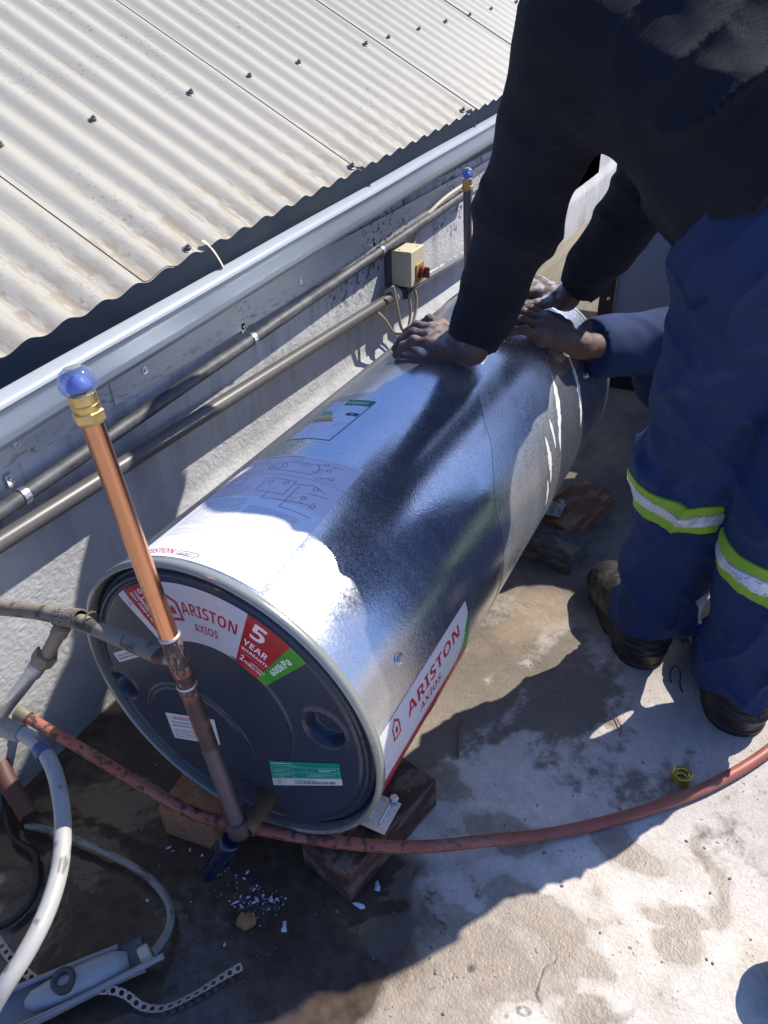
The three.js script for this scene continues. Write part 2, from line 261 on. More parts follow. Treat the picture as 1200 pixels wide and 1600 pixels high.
{
  const laps = [1.118, 0.356, -0.406, -1.165, -1.905, -2.66, -3.42, -4.18];
  laps.forEach((z0, i) => {
    const width = 0.84, N = 132, top = (s, x, lift) => { const z = z0 - x; return roofPt(s, z, 0.0058 * Math.cos(((z + 0.459) / 0.0762) * Math.PI * 2) + lift * (1 - x / width)); };
    const sMax = 3.2, j = 0.012 * (h3(i, 3, 7) - 0.5);
    const f = (dh) => grid(N, 10, (u, v) => { const s = v < 0.3 ? v : 0.3 + (v - 0.3) / 0.7 * (sMax - 0.3); const p = top(s - 0.006 + j * (1 - v), u * width, 0.0026); return [p[0] - dh * Math.sin(TH), p[1] - dh * Math.cos(TH), p[2], u, s / 1.5]; });
    const a = f(0), b = f(0.0009);
    const edge = grid(N, 1, (u, v) => { const p = top(-0.006 + j, u * width, 0.0026), dh = v * 0.0009; return [p[0] - dh * Math.sin(TH), p[1] - dh * Math.cos(TH), p[2], u, 0]; });
    part('roof_sheet', [a, b, edge], roofMats[i % 2], roof);
  });
  const bolt = merge([latheAt([[0, 0], [0.0125, 0], [0.0125, 0.001], [0.011, 0.0022], [0.006, 0.003], [0, 0.003]], [0, 0, 0], [0, 1, 0], 18), hexNut([0, 0.0028, 0], [0, 1, 0], 0.0072, 0.007, 0.001), latheAt([[0.0035, 0], [0.0035, 0.004], [0.0028, 0.005], [0, 0.005]], [0, 0.0095, 0], [0, 1, 0], 10)]);
  const boltMat = std({ color: C(0.2, 0.19, 0.17), metalness: 0.6, roughness: 0.55 });
  const crest = (z) => { return -0.459 - Math.round((-0.459 - z) / 0.0762) * 0.0762; };
  const at = (s, zz, h = 0.0085) => { const z = crest(zz), m = part('roof_bolt', bolt, boltMat, roof); m.scale.setScalar(0.85); m.position.set(...roofPt(s, z, h - 0.0032)); m.rotation.set(0, (z * 37) % 6, -TH, 'ZYX'); };
  for (const z of [-0.459, -0.685, -0.99, -1.23, -1.444, -1.798, -1.957, -2.188, -2.424, -2.647, -2.925, -3.2]) at(0.37, z + 0.0);
  for (const z of [-0.557, -1.16, -1.859]) at(0.006, z, 0.009);
}
{
  const y0 = (z) => 0.055 * (-z - 0.07);
  const prof = [[-0.52, 0.735], [-0.52, 0.64], [-0.5, 0.632], [-0.39, 0.632], [-0.377, 0.645], [-0.3745, 0.66], [-0.377, 0.685], [-0.3735, 0.697], [-0.3755, 0.7015], [-0.393, 0.7105], [-0.3985, 0.7095], [-0.3985, 0.704]];
  const mk = (off) => grid(60, 120, (u, v) => { const t = u * (prof.length - 1), i = Math.min(prof.length - 2, Math.floor(t)), f = t - i, z = 0.9 - v * 5; const w = 0.0012 * Math.sin(z * 9); return [mix(prof[i][0], prof[i + 1][0], f) - off * 0.7 + w, mix(prof[i][1], prof[i + 1][1], f) + y0(z) * (i > 1 ? 1 : 1) + off * 0.5, z, z * 2, t / 12]; });
  const gm = std({ color: C(0.36, 0.41, 0.46), metalness: 0.45, roughness: 0.42, side: THREE.DoubleSide, bumpMap: streak, bumpScale: 0.0002 });
  const lipm = std({ color: C(0.4, 0.43, 0.46), roughness: 0.42, roughnessMap: streak });
  const gut = thing('gutter', 'pale grey metal gutter with a white front lip along the roof eave', 'gutter');
  part('channel', [mk(0), mk(0.001)], gm, gut);
  part('front_lip', grid(4, 120, (u, v) => { const z = 0.9 - v * 5, a = [[-0.3725, 0.6965], [-0.3745, 0.7025], [-0.382, 0.7065], [-0.3935, 0.712], [-0.399, 0.7102]][Math.round(u * 4)]; return [a[0] + 0.0012 * Math.sin(z * 9), a[1] + y0(z) + 0.001, z, z * 2, u]; }), lipm, gut);
  // flashing strip under the gutter, joined near the front
  const flm = std({ color: C(0.56, 0.56, 0.54), metalness: 0.2, roughness: 0.5, map: dataTex(1024, 128, (u, v) => { const z = u * 3, y = v; const k = 0.9 + 0.2 * (fbm(z * 12, y * 4, 0, 4) - 0.5); const d = sst(0.6, 0.72, fbm(z * 60, y * 14, 0, 3)) * (1 - sst(0.1, 0.6, y)) * 0.6, sp = sst(0.72, 0.8, vn(z * 150, y * 14)) * sst(0.5, 0.62, fbm(z * 3 + 4, 0.5)) * 0.8; return [k * (1 - d * 0.5 - sp), k * (1 - d * 0.6 - sp), k * (1 - d * 0.75 - sp)]; }, true) });
  const strip = (za, zb, off) => { const g = new THREE.BoxGeometry(0.002, 0.075, za - zb, 1, 1, 24); g.translate(-0.4365 + off, 0, (za + zb) / 2); const p = g.attributes.position, uv = g.attributes.uv; for (let i = 0; i < p.count; i++) { const z = p.getZ(i); uv.setXY(i, -z / 3, (p.getY(i) + 0.0375) / 0.075); p.setY(i, p.getY(i) + 0.611 + 0.012 * (-z)); } g.computeVertexNormals(); return g; };
  part('flashing', strip(0.9, -0.325, 0), flm, gut); part('flashing', strip(-0.315, -4.1, 0.0025), flm, gut);
  for (const z of [-0.11, -0.4, -0.93, -1.5]) part('rivet', [latheAt([[0, 0], [0.008, 0], [0.008, 0.0008], [0.0065, 0.0014], [0.0055, 0.0006], [0.0038, 0.0006], [0.003, 0.002], [0, 0.0026]], [-0.4325, 0.606 + 0.012 * -z, z], [1, 0.606 + 0.012 * -z, z], 20)], galv, gut);
  const strapM = std({ color: C(0.6, 0.55, 0.45), roughness: 0.6 });
  for (const z of [-0.557, -1.16, -1.859]) { const e = roofPt(0.006, z - 0.02, 0.0085), q = [-0.39, 0.7125 + y0(z - 0.05), z - 0.055]; const m = [lerp3(e, q, 0.35)[0] + 0.006, lerp3(e, q, 0.35)[1] + 0.012, lerp3(e, q, 0.35)[2]]; part('gutter_strap', grid(12, 1, (u, v) => { const a = lerp3(e, m, u), b = lerp3(m, q, u), p = lerp3(a, b, u); return [p[0] + (v - 0.5) * 0.008, p[1] + 0.0015, p[2] + (v - 0.5) * 0.012]; }), std({ color: C(0.6, 0.55, 0.45), roughness: 0.6, side: THREE.DoubleSide }), gut); }
}
// conduit and water pipe on the wall
{
  const a = [-0.415, 0.515, 0.31], b = [-0.415, 0.62, -1.94], pt = (z) => lerp3(a, b, (0.31 - z) / 2.25);
  const cm = std({ color: C(0.17, 0.175, 0.185), metalness: 0.3, roughness: 0.6, map: streak, bumpMap: grain, bumpScale: 0.0002 });
  const t = thing('metal_conduit', 'dull grey steel conduit clipped to the wall just below the gutter', 'conduit');
  part('tube', tube([a, b], 0.0125, 1, 20), cm, t);
  for (const z of [-0.08, -0.7, -1.3]) {
    const p = pt(z);
    part('saddle_clip', [latheAt([[0.0133, -0.006], [0.0142, -0.006], [0.0142, 0.006], [0.0133, 0.006]], p, add(p, [0, 0, -1]), 24), box(0.004, 0.024, 0.014, 0.001, p[0] - 0.02, p[1] + 0.022, z), box(0.004, 0.02, 0.014, 0.001, p[0] - 0.02, p[1] - 0.02, z), latheAt([[0, 0.003], [0.004, 0.003], [0.004, 0], [0, 0]], [p[0] - 0.018, p[1] + 0.026, z], [1, p[1] + 0.026, z], 10), latheAt([[0, 0.003], [0.004, 0.003], [0.004, 0], [0, 0]], [p[0] - 0.018, p[1] - 0.024, z], [1, p[1] - 0.024, z], 10)], galv, t);
  }
  const w = thing('water_pipe', 'grey water pipe with a cream coupling running below the steel conduit', 'pipe');
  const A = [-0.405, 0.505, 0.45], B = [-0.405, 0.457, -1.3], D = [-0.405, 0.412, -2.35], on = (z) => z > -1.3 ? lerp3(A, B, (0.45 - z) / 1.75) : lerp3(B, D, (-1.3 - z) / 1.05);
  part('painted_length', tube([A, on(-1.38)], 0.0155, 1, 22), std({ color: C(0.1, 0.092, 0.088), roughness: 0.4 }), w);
  part('steel_length', tube([on(-1.45), D], 0.0152, 1, 22), std({ color: C(0.45, 0.44, 0.42), metalness: 0.7, roughness: 0.55, roughnessMap: streak }), w);
  const q = on(-1.3), q2 = on(-1.6); const Lp = (z) => on(z);
  part('coupling_nut', [latheAt([[0.0155, 0], [0.021, 0.001], [0.026, 0.004], [0.026, 0.016], [0.0215, 0.018], [0.0215, 0.022], [0.024, 0.024], [0.024, 0.032], [0.016, 0.034]], on(-1.33), q2, 26)], std({ color: C(0.5, 0.43, 0.32), roughness: 0.5 }), w);
  part('coupling_body', [latheAt([[0.0155, 0], [0.021, 0], [0.022, 0.012], [0.022, 0.026], [0.0245, 0.028], [0.0245, 0.05], [0.02, 0.052], [0.0195, 0.1], [0.0155, 0.102]], on(-1.365), q2, 26), ...[0, 1, 2, 3, 4, 5, 6, 7].map((k) => { const an = k * Math.PI / 4, p = on(-1.404); return box(0.005, 0.005, 0.024, 0.001, p[0] + 0.0245 * Math.cos(an), p[1] + 0.0245 * Math.sin(an), p[2]); })], std({ color: C(0.02, 0.03, 0.07), roughness: 0.4 }), w);
}
// isolator switch
{
  const cream = std({ color: C(0.62, 0.55, 0.38), roughness: 0.5, bumpMap: grain, bumpScale: 0.0002 });
  const s = thing('isolator_switch', 'cream isolator switch box with red and yellow rotary knob fixed to the wall', 'switch', [-0.4, 0.525, -1.415]);
  part('housing', box(0.062, 0.098, 0.088, 0.003, 0.011, 0, 0), cream, s);
  part('base', box(0.02, 0.104, 0.094, 0.002, -0.03, 0, 0.002), std({ color: C(0.1, 0.1, 0.1), roughness: 0.6 }), s);
  part('cover_plate', box(0.004, 0.05, 0.05, 0.001, 0.044, -0.018, -0.01), std({ color: C(0.42, 0.27, 0.07), roughness: 0.5 }), s);
  part('knob', [latheAt([[0, 0], [0.017, 0], [0.016, 0.012], [0.014, 0.014], [0, 0.014]], [0.046, -0.018, -0.01], [1, -0.018, -0.01], 26), box(0.022, 0.03, 0.008, 0.002, 0.063, -0.018, -0.01)], std({ color: C(0.22, 0.035, 0.025), roughness: 0.5 }), s);
  for (const [dx, dz] of [[0.0, 0.03], [0.03, -0.02]]) part('screw_hole', latheAt([[0, 0.001], [0.003, 0.001], [0.003, 0], [0, 0]], [dx, 0.0485, dz], [dx, 1, dz], 10), std({ color: C(0.05, 0.04, 0.03), roughness: 0.8 }), s);
  const cab = std({ color: C(0.42, 0.33, 0.22), roughness: 0.6 });
  solo('electric_cable', [tube([[-0.385, 0.475, -1.43], [-0.375, 0.42, -1.44], [-0.372, 0.36, -1.41], [-0.372, 0.345, -1.37], [-0.37, 0.37, -1.33], [-0.372, 0.43, -1.31], [-0.38, 0.5, -1.3]], 0.0045, 60, 10), tube([[-0.39, 0.475, -1.4], [-0.38, 0.4, -1.41], [-0.378, 0.35, -1.385], [-0.38, 0.36, -1.31], [-0.39, 0.42, -1.26], [-0.4, 0.46, -1.22]], 0.0042, 60, 10), latheAt([[0.003, -0.004], [0.011, -0.004], [0.011, 0.004], [0.003, 0.004]], [-0.374, 0.347, -1.385], [-0.37, 0.35, -1.2], 12)], cab, 'looped beige electric cable hanging below the isolator switch against the wall', 'cable');
  solo('electric_cable', [tube([[-0.43, 0.54, -1.52], [-0.425, 0.6, -1.6], [-0.415, 0.63, -1.68], [-0.41, 0.645, -1.78], [-0.41, 0.65, -1.9]], 0.006, 40, 10)], std({ color: C(0.5, 0.45, 0.36), roughness: 0.6 }), 'short cream cable rising from the isolator switch to the conduit end', 'cable');
}
// low wall and ledge far behind
{
  struct('concrete_ledge', box(1.0, 0.125, 3.2, 0.006, 0.06 - 0.0, 0.0625, -3.95), std({ color: C(0.5, 0.43, 0.32), roughness: 0.9, map: wallMap, bumpMap: grain, bumpScale: 0.001 }));
  const lw = thing('end_wall', 'pale plastered stub wall in full sun beyond the worker\'s arms', 'wall', [-0.62, 0, -3.95]);
  part('wall_body', box(0.36, 0.46, 1.8, 0.006, 0.0, 0.233, 0.95), std({ color: C(0.5, 0.48, 0.43), roughness: 0.9, map: wallMap, bumpMap: plasterBump, bumpScale: 0.002 }), lw);
  part('pipe_end', tube([[-0.02, 0.5, 1.3], [-0.02, 0.5, 0.6], [-0.02, 0.5, 0.02]], 0.035, 20, 16), std({ color: C(0.02, 0.02, 0.022), roughness: 0.5 }), lw);
  const pn = thing('flat_panel', 'pale blue-grey flat panel with black edge standing in shade behind the workers', 'panel', [0.08, 0, -2.0]);
  part('sheet', box(0.75, 0.78, 0.02, 0.003, 0.385, 0.41, 0), std({ color: C(0.3, 0.33, 0.38), roughness: 0.55, metalness: 0.1, map: grain ? dataTex(256, 256, (u, v) => 0.82 + 0.18 * fbm(u * 8, v * 8, 0, 4)) : null }), pn);
  part('frame', [box(0.045, 0.8, 0.05, 0.002, -0.015, 0.4, 0), box(0.84, 0.05, 0.05, 0.002, 0.38, 0.025, 0.002)], std({ color: C(0.015, 0.015, 0.016), roughness: 0.4 }), pn);
  for (const y of [0.24, 0.31, 0.38, 0.45]) part('screw', latheAt([[0, 0.003], [0.006, 0.002], [0.006, 0], [0, 0]], [-0.005, y, 0.026], [-0.005, y, 1], 12), zinc, pn);
}
// ───────────────────────── water heater ─────────────────────────
const R = 0.25, HY = 0.335, LEN = 1.21, rad = (d) => d * Math.PI / 180;
const dent = (a, z) => 0.0011 * (fbm(a * 2.2 + 5, z * 3.5 + 2, 0, 2) - 0.5) + 0.0004 * (fbm(a * 7 + 5, z * 9 + 2, 0, 2) - 0.5);
const onTank = (deg, z, h = 0) => { const a = rad(deg), r = R + h + dent(a + 4, z); return [r * Math.cos(a), HY + r * Math.sin(a), z]; };
const heater = thing('water_heater', 'horizontal galvanised steel water heater lying on bricks beside the wall', 'water heater');
const speck = dataTex(1024, 1024, (u, v) => { const a = vn(u * 210, v * 210), b = vn(u * 120 + 7, v * 120), c = fbm(u * 9, v * 9, 0, 3); return clamp(0.62 * a + 0.38 * b); });
speck.repeat.set(2.6, 2.6);
const spangle = dataTex(1024, 1024, (u, v) => { const a = vn(u * 260, v * 260), b = vn(u * 150 + 9, v * 150), c = sst(0.6, 0.75, 0.6 * a + 0.4 * b), k = 0.74 + 0.2 * a + 0.14 * b - 0.2 * c * vn(u * 8, v * 8); return [k, k * 1.005, k * 1.02]; }, true); spangle.repeat.set(2.6, 2.6);
const speckR = dataTex(1024, 1024, (u, v) => 0.52 + 0.55 * (0.6 * vn(u * 300, v * 300) + 0.4 * vn(u * 160, v * 160)) + 0.5 * (fbm(u * 5, v * 5, 0, 4) - 0.5) + 0.25 * (fbm(u * 3, v * 26, 0, 3) - 0.5)); speckR.repeat.set(2, 2);
const shellMat = std({ map: spangle, color: C(0.84, 0.86, 0.88), metalness: 0.92, roughness: 0.28, roughnessMap: speckR, bumpMap: speck, bumpScale: 0.00009 });
part('shell', grid(180, 60, (u, v) => { const a = u * 360, z = -0.003 - v * (LEN - 0.006), p = onTank(a, z); return [...p, u * 2 * Math.PI * R, v * LEN]; }, true), shellMat, heater);
const rimMat = std({ color: C(0.33, 0.34, 0.3), roughness: 0.45, metalness: 0.3, roughnessMap: grain });
const rimProf = [[R - 0.0065, -0.012], [R - 0.006, 0.003], [R - 0.005, 0.0058], [R - 0.003, 0.0065], [R + 0.0022, 0.004], [R + 0.003, -0.001], [R + 0.0022, -0.007], [R + 0.0005, -0.008]];
part('front_rim', latheAt(rimProf, [0, HY, 0], [0, HY, 1], 120), rimMat, heater);
part('rear_rim', latheAt(rimProf, [0, HY, -LEN], [0, HY, -LEN - 1], 90), rimMat, heater);
const capMat = std({ color: C(0.042, 0.053, 0.075), roughness: 0.3, roughnessMap: dataTex(512, 512, (u, v) => 0.75 + 0.4 * (fbm(u * 12, v * 12, 0, 4) - 0.4)), bumpMap: dataTex(1024, 1024, (u, v) => { const d = vn(u * 150, v * 150) * sst(0.45, 0.6, fbm(u * 7 + 3, v * 7, 0, 3)); return 0.3 * vn(u * 300, v * 300) + 0.7 * sst(0.8, 0.9, d); }, false), bumpScale: 0.0006 });
function capH(x, y) {
  const r = Math.hypot(x, y); let z = -0.0035 - 0.010 * (r / 0.24) ** 2 * 0.35;
  z += 0.007 * (1 - sst(0.229, 0.234, r)) - 0.008 * sst(0.237, 0.24, r);
  z += -0.0035 * Math.exp(-(((r - 0.222) / 0.0025) ** 2));
  const c = Math.hypot(x + 0.06, y + 0.09); z += 0.0022 * Math.exp(-(((c - 0.1) / 0.0022) ** 2)) + 0.003 * (1 - sst(0.093, 0.1, c)) - 0.0035 * (1 - sst(0.03, 0.032, Math.hypot(x + 0.06, y + 0.09))) * 0;
  const q = Math.hypot(x + 0.012, y), an = Math.atan2(y, x + 0.012); z += 0.0028 * Math.exp(-(((q - 0.128) / 0.002) ** 2)) * sst(-0.42, -0.36, an) * (1 - sst(1.1, 1.3, an));
  for (const [hx, hy, hr] of [[0.168, 0.041, 0.031], [-0.203, -0.05, 0.026]]) { const d = Math.hypot((x - hx), (y - hy)); z += 0.0025 * Math.exp(-(((d - hr - 0.003) / 0.003) ** 2)) - 0.019 * (1 - sst(hr - 0.008, hr, d)); }
  return z;
}
{
  const NR = 150, NT = 360; const g = grid(NT, NR, (u, v) => { const r = 0.2445 * v, a = u * Math.PI * 2, x = r * Math.cos(a), y = r * Math.sin(a); return [x, HY + y, capH(x, y), 0.5 + x / 0.5, 0.5 + y / 0.5]; }, true);
  const ix = g.index.array; for (let i = 0; i < ix.length; i += 3) { const t = ix[i + 1]; ix[i + 1] = ix[i + 2]; ix[i + 2] = t; } g.computeVertexNormals();
  part('end_cap', g, capMat, heater);
  part('rear_cap', latheAt([[0, 0.012], [0.12, 0.009], [0.2, 0.002], [0.24, -0.006]], [0, HY, -LEN], [0, HY, -LEN - 1], 60), capMat, heater);
}
// labels: curved patches (corners as [angle, z]: top-left, top-right, bottom-right, bottom-left)
const labelMat = (tex) => std({ map: tex, roughness: 0.38, roughnessMap: speckR, side: THREE.DoubleSide });
const patch = (c, n = 30, h = 0.0005, m = 6) => grid(n, m, (u, v) => { const t = [mix(c[3][0], c[2][0], u), mix(c[3][1], c[2][1], u)], b = [mix(c[0][0], c[1][0], u), mix(c[0][1], c[1][1], u)]; const p = onTank(mix(t[0], b[0], v), mix(t[1], b[1], v), h); return [...p, u, v]; });
const F = (g, px, s = 'bold') => { g.font = `${s} ${px}px sans-serif`; };
function scribble(g, x, y, w, h, n, seed, col = '#555', lw = 1.6) { // fine print too small to read
  const r = rng(seed); g.fillStyle = col; for (let i = 0; i < n; i++) { let q = x; const yy = y + (i + 0.5) * h / n, end = x + w * (i === n - 1 ? 0.6 : 0.93 + 0.07 * r()); while (q < end) { const l = 3 + r() * 13; g.fillRect(q, yy, Math.min(l, end - q), lw); q += l + 3 + r() * 2; } }
}
function logo(g, x, y, s, col) { g.save(); g.translate(x, y); g.scale(s, s); g.strokeStyle = g.fillStyle = col; g.lineWidth = 0.15; g.lineJoin = 'miter'; g.beginPath(); g.moveTo(-0.38, -0.28); g.lineTo(0, -0.62); g.lineTo(0.38, -0.28); g.lineTo(0.38, 0.6); g.lineTo(-0.38, 0.6); g.closePath(); g.stroke(); g.beginPath(); g.moveTo(-0.13, 0.02); g.lineTo(0.02, -0.14); g.lineTo(0.15, 0.02); g.lineTo(0.15, 0.33); g.lineTo(-0.13, 0.33); g.closePath(); g.fill(); g.restore(); }
const spaced = (g, t, x, y, gap) => { for (const ch of t) { g.fillText(ch, x, y); x += g.measureText(ch).width + gap; } return x; };
const fitText = (g, t, x, y, w, cap) => { F(g, cap / 0.72); const k = w / g.measureText(t).width; g.save(); g.translate(x, y); g.scale(k, 1); g.fillText(t, 0, 0); g.restore(); };
const RED = '#b3122f';
part('instruction_label', patch([[118, -0.285], [73.5, -0.307], [70, -0.012], [118, -0.012]]), labelMat(canvasTex(812, 1160, (g, W, H) => {
  g.fillStyle = '#f3f1f1'; g.fillRect(0, 0, W, H); g.fillStyle = '#f0dfe1'; g.fillRect(0, 34, W, 480);
  g.fillStyle = '#c94a50'; g.fillRect(0, 30, W, 3); g.fillRect(0, 250, W, 3); g.fillStyle = '#8a2a35'; scribble(g, 130, 10, 480, 16, 1, 5, '#a23', 9);
  g.strokeStyle = '#3a3a42'; g.lineWidth = 4; 
  g.beginPath(); g.ellipse(300, 150, 62, 50, 0, 0, 7); g.stroke(); g.beginPath(); g.ellipse(300, 150, 38, 30, 0, 0, 7); g.stroke(); g.beginPath(); g.moveTo(300, 100); g.lineTo(520, 92); g.moveTo(300, 200); g.lineTo(560, 205); g.stroke(); g.beginPath(); g.ellipse(540, 148, 40, 56, 0, -1.6, 1.6); g.stroke();
  for (const [x, y] of [[600, 70], [640, 120], [690, 190], [90, 120], [180, 80]]) { g.beginPath(); g.arc(x, y, 13, 0, 7); g.stroke(); g.beginPath(); g.moveTo(x - 12, y + 6); g.lineTo(x - 70, y + 22); g.stroke(); }
  scribble(g, 60, 190, 180, 46, 5, 11); scribble(g, 600, 215, 150, 30, 3, 12);
  g.strokeRect(330, 300, 190, 150); g.beginPath(); g.moveTo(520, 330); g.lineTo(640, 300); g.lineTo(720, 330); g.moveTo(420, 450); g.lineTo(420, 520); g.lineTo(700, 470); g.moveTo(560, 330); g.lineTo(560, 560); g.lineTo(760, 560); g.moveTo(640, 380); g.lineTo(760, 360); g.stroke();
  for (const [x, y] of [[370, 340], [470, 330], [660, 320], [640, 430], [720, 470]]) { g.beginPath(); g.arc(x, y, 15, 0, 7); g.stroke(); }
  g.strokeRect(60, 290, 110, 90); scribble(g, 50, 390, 250, 130, 9, 13, '#444', 3); for (let i = 0; i < 7; i++) { scribble(g, 60 + i * 96, 60 + (i % 3) * 46, 80, 26, 3, 113 + i, '#555', 2.5); scribble(g, 560 + (i % 3) * 70, 400 + i * 16, 60, 12, 1, 133 + i, '#555', 3); }
  scribble(g, 40, 540, 330, 300, 22, 21, '#444', 3.4); scribble(g, 400, 600, 330, 190, 14, 22, '#444', 3.4); scribble(g, 60, 860, 250, 90, 6, 23, '#444', 3.4);
  for (let i = 0; i < 6; i++) scribble(g, 430, 850 + i * 44, 90, 10, 1, 31 + i), scribble(g, 560, 850 + i * 44, 180, 10, 1, 41 + i, '#999');
  F(g, 58); g.fillStyle = RED; g.fillText('ARISTON', 22, 1130);
  g.strokeStyle = '#333'; g.lineWidth = 5; g.beginPath(); g.roundRect(292, 1098, 130, 34, 12); g.stroke(); scribble(g, 304, 1104, 106, 22, 2, 51, '#333', 7);
})), heater);
part('energy_label', patch([[112, -0.502], [92, -0.501], [93.2, -0.35], [112, -0.35]], 16), labelMat(canvasTex(560, 1000, (g, W, H) => {
  g.fillStyle = '#f4f4f5'; g.fillRect(0, 0, W, H); g.strokeStyle = '#12855b'; g.lineWidth = 9; g.strokeRect(5, 5, W - 10, H - 10);
  g.fillStyle = '#0c7d46'; g.fillRect(210, 0, 350, 150); g.fillStyle = '#fff'; F(g, 68); g.fillText('ENERGY', 235, 100);
  g.strokeStyle = '#666'; g.lineWidth = 4; g.beginPath(); g.ellipse(110, 90, 60, 62, 0, 0, 7); g.stroke(); g.beginPath(); g.ellipse(110, 90, 30, 62, 0, 0, 7); g.stroke();
  scribble(g, 30, 180, 180, 60, 4, 61); scribble(g, 340, 190, 190, 60, 4, 62); g.fillStyle = '#12855b'; g.fillRect(0, 270, W, 5); g.fillRect(0, 590, W, 6);
  ['#1f8f3f', '#5aa832', '#b9cc2c', '#efdf2a', '#efb02a', '#e2762a', '#cc2b26'].forEach((c, i) => { g.fillStyle = c; const w = 130 + i * 26, y = 300 + i * 40; g.beginPath(); g.moveTo(28, y); g.lineTo(28 + w, y); g.lineTo(28 + w + 16, y + 16); g.lineTo(28 + w, y + 32); g.lineTo(28, y + 32); g.fill(); });
  g.fillStyle = '#1b1c22'; g.beginPath(); g.moveTo(370, 375); g.lineTo(410, 335); g.lineTo(540, 335); g.lineTo(540, 415); g.lineTo(410, 415); g.fill(); g.fillStyle = '#fff'; F(g, 52); g.fillText('B', 450, 395);
  scribble(g, 40, 620, 200, 70, 4, 63); g.fillStyle = '#333'; F(g, 44); scribble(g, 380, 640, 120, 40, 2, 64, '#333', 8); g.strokeStyle = '#888'; g.lineWidth = 3; g.strokeRect(280, 720, 240, 200); scribble(g, 40, 740, 200, 160, 7, 65); scribble(g, 300, 760, 190, 120, 5, 66); scribble(g, 200, 955, 260, 20, 1, 67, '#12855b', 6);
})), heater);
part('brand_label', grid(16, 10, (u, v) => { const a = mix(-19, 12.7, v), zr = -0.296 - 0.012 * (1 - v); return [...onTank(a, mix(-0.009, zr, u), 0.0005), u, v]; }), labelMat(canvasTex(1160, 516, (g, W, H) => {
  g.fillStyle = '#d9d6d6'; g.fillRect(0, 0, W, H); g.fillStyle = '#b01c22'; g.fillRect(0, 338, W, H); g.fillStyle = '#1f8f2f'; g.beginPath(); g.moveTo(W, 85); g.lineTo(W, 338); g.lineTo(975, 338); g.closePath(); g.fill();
  g.save(); g.translate(1035, 318); g.rotate(-1.02); g.fillStyle = '#e8f2e4'; F(g, 40); g.fillText('600kPa', 0, 0); g.restore();
  logo(g, 158, 88, 92, RED); g.fillStyle = RED; fitText(g, 'ARISTON', 292, 150, 735, 86); fitText(g, 'AXIOS', 436, 252, 290, 58);
})), heater);
// labels on the end cap
const capPatch = (fn, n = 40, m = 8) => grid(n, m, (u, v) => { const [x, y] = fn(u, v); return [x, HY + y, capH(x, y) + 0.0009, u, v]; });
part('model_label', capPatch((u, v) => { const a = rad(mix(135, 45.5, u)), r = mix(0.1215, 0.2185, v); return [r * Math.cos(a), r * Math.sin(a)]; }, 60, 10), labelMat(canvasTex(1400, 512, (g, W, H) => {
  g.fillStyle = '#cfd0d4'; g.fillRect(0, 0, W, H); g.fillStyle = '#d9d9db'; g.fillRect(0, 0, 70, H);
  g.fillStyle = '#b31a24'; g.fillRect(70, 0, 270, H); g.fillRect(1010, 0, 275, H); g.fillStyle = '#3f9d2f'; g.fillRect(1285, 0, 115, H);
  g.fillStyle = '#fff'; F(g, 54); g.fillText('Opti', 190, 75); g.strokeStyle = '#fff'; g.lineWidth = 6; g.strokeRect(180, 110, 130, 170); g.beginPath(); g.moveTo(200, 250); g.lineTo(290, 140); g.moveTo(210, 140); g.lineTo(280, 250); g.stroke(); F(g, 32); g.fillText('OPTIMISED', 170, 340); g.fillText('HEATING', 180, 385); g.fillText('ANGLE', 195, 430);
  g.save(); g.translate(100, 40); g.rotate(Math.PI / 2); F(g, 34); g.fillText('HEAT PUMP & SOLAR', 0, -30 + 20); g.fillText('COMPATIBLE', 0, -55 + 4); g.restore(); g.fillStyle = RED; g.save(); g.translate(22, 60); g.rotate(Math.PI / 2); F(g, 40); g.fillText('15', 20, 0); g.restore();
  logo(g, 425, 215, 165, RED); g.fillStyle = RED; fitText(g, 'ARISTON', 512, 262, 465, 108); fitText(g, 'AXIOS', 580, 400, 235, 72);
  g.fillStyle = '#f4f0ee'; F(g, 210); g.fillText('5', 1050, 190); F(g, 84); g.fillText('YEAR', 1030, 300); F(g, 46); g.fillText('WARRANTY', 1028, 360);
  g.save(); g.translate(1275, 470); g.rotate(-Math.PI / 2); g.fillStyle = '#f4f0ee'; g.restore();
  g.fillStyle = '#e8b0ae'; g.fillRect(1150 + 40, 10, 3, 0); g.fillStyle = '#f4f0ee'; F(g, 80); g.fillText('2', 1040, 470); F(g, 40); g.fillText('mm', 1092, 470); F(g, 25); g.fillText('THICK INNER', 1150, 440); g.fillText('STEEL TANK', 1150, 472); g.fillStyle = '#f0d0d0'; g.fillRect(1030, 385, 245, 3);
  g.save(); g.translate(1385, 480); g.rotate(-Math.PI / 2); g.fillStyle = '#f4f6f0'; F(g, 76); g.fillText('600kPa', 110, -22); g.restore();
})), heater);
const quadPatch = (tl, tr, br, bl) => capPatch((u, v) => { const t = [mix(tl[0], tr[0], u), mix(tl[1], tr[1], u)], b = [mix(bl[0], br[0], u), mix(bl[1], br[1], u)]; return [mix(b[0], t[0], v), mix(b[1], t[1], v)]; }, 20, 10);
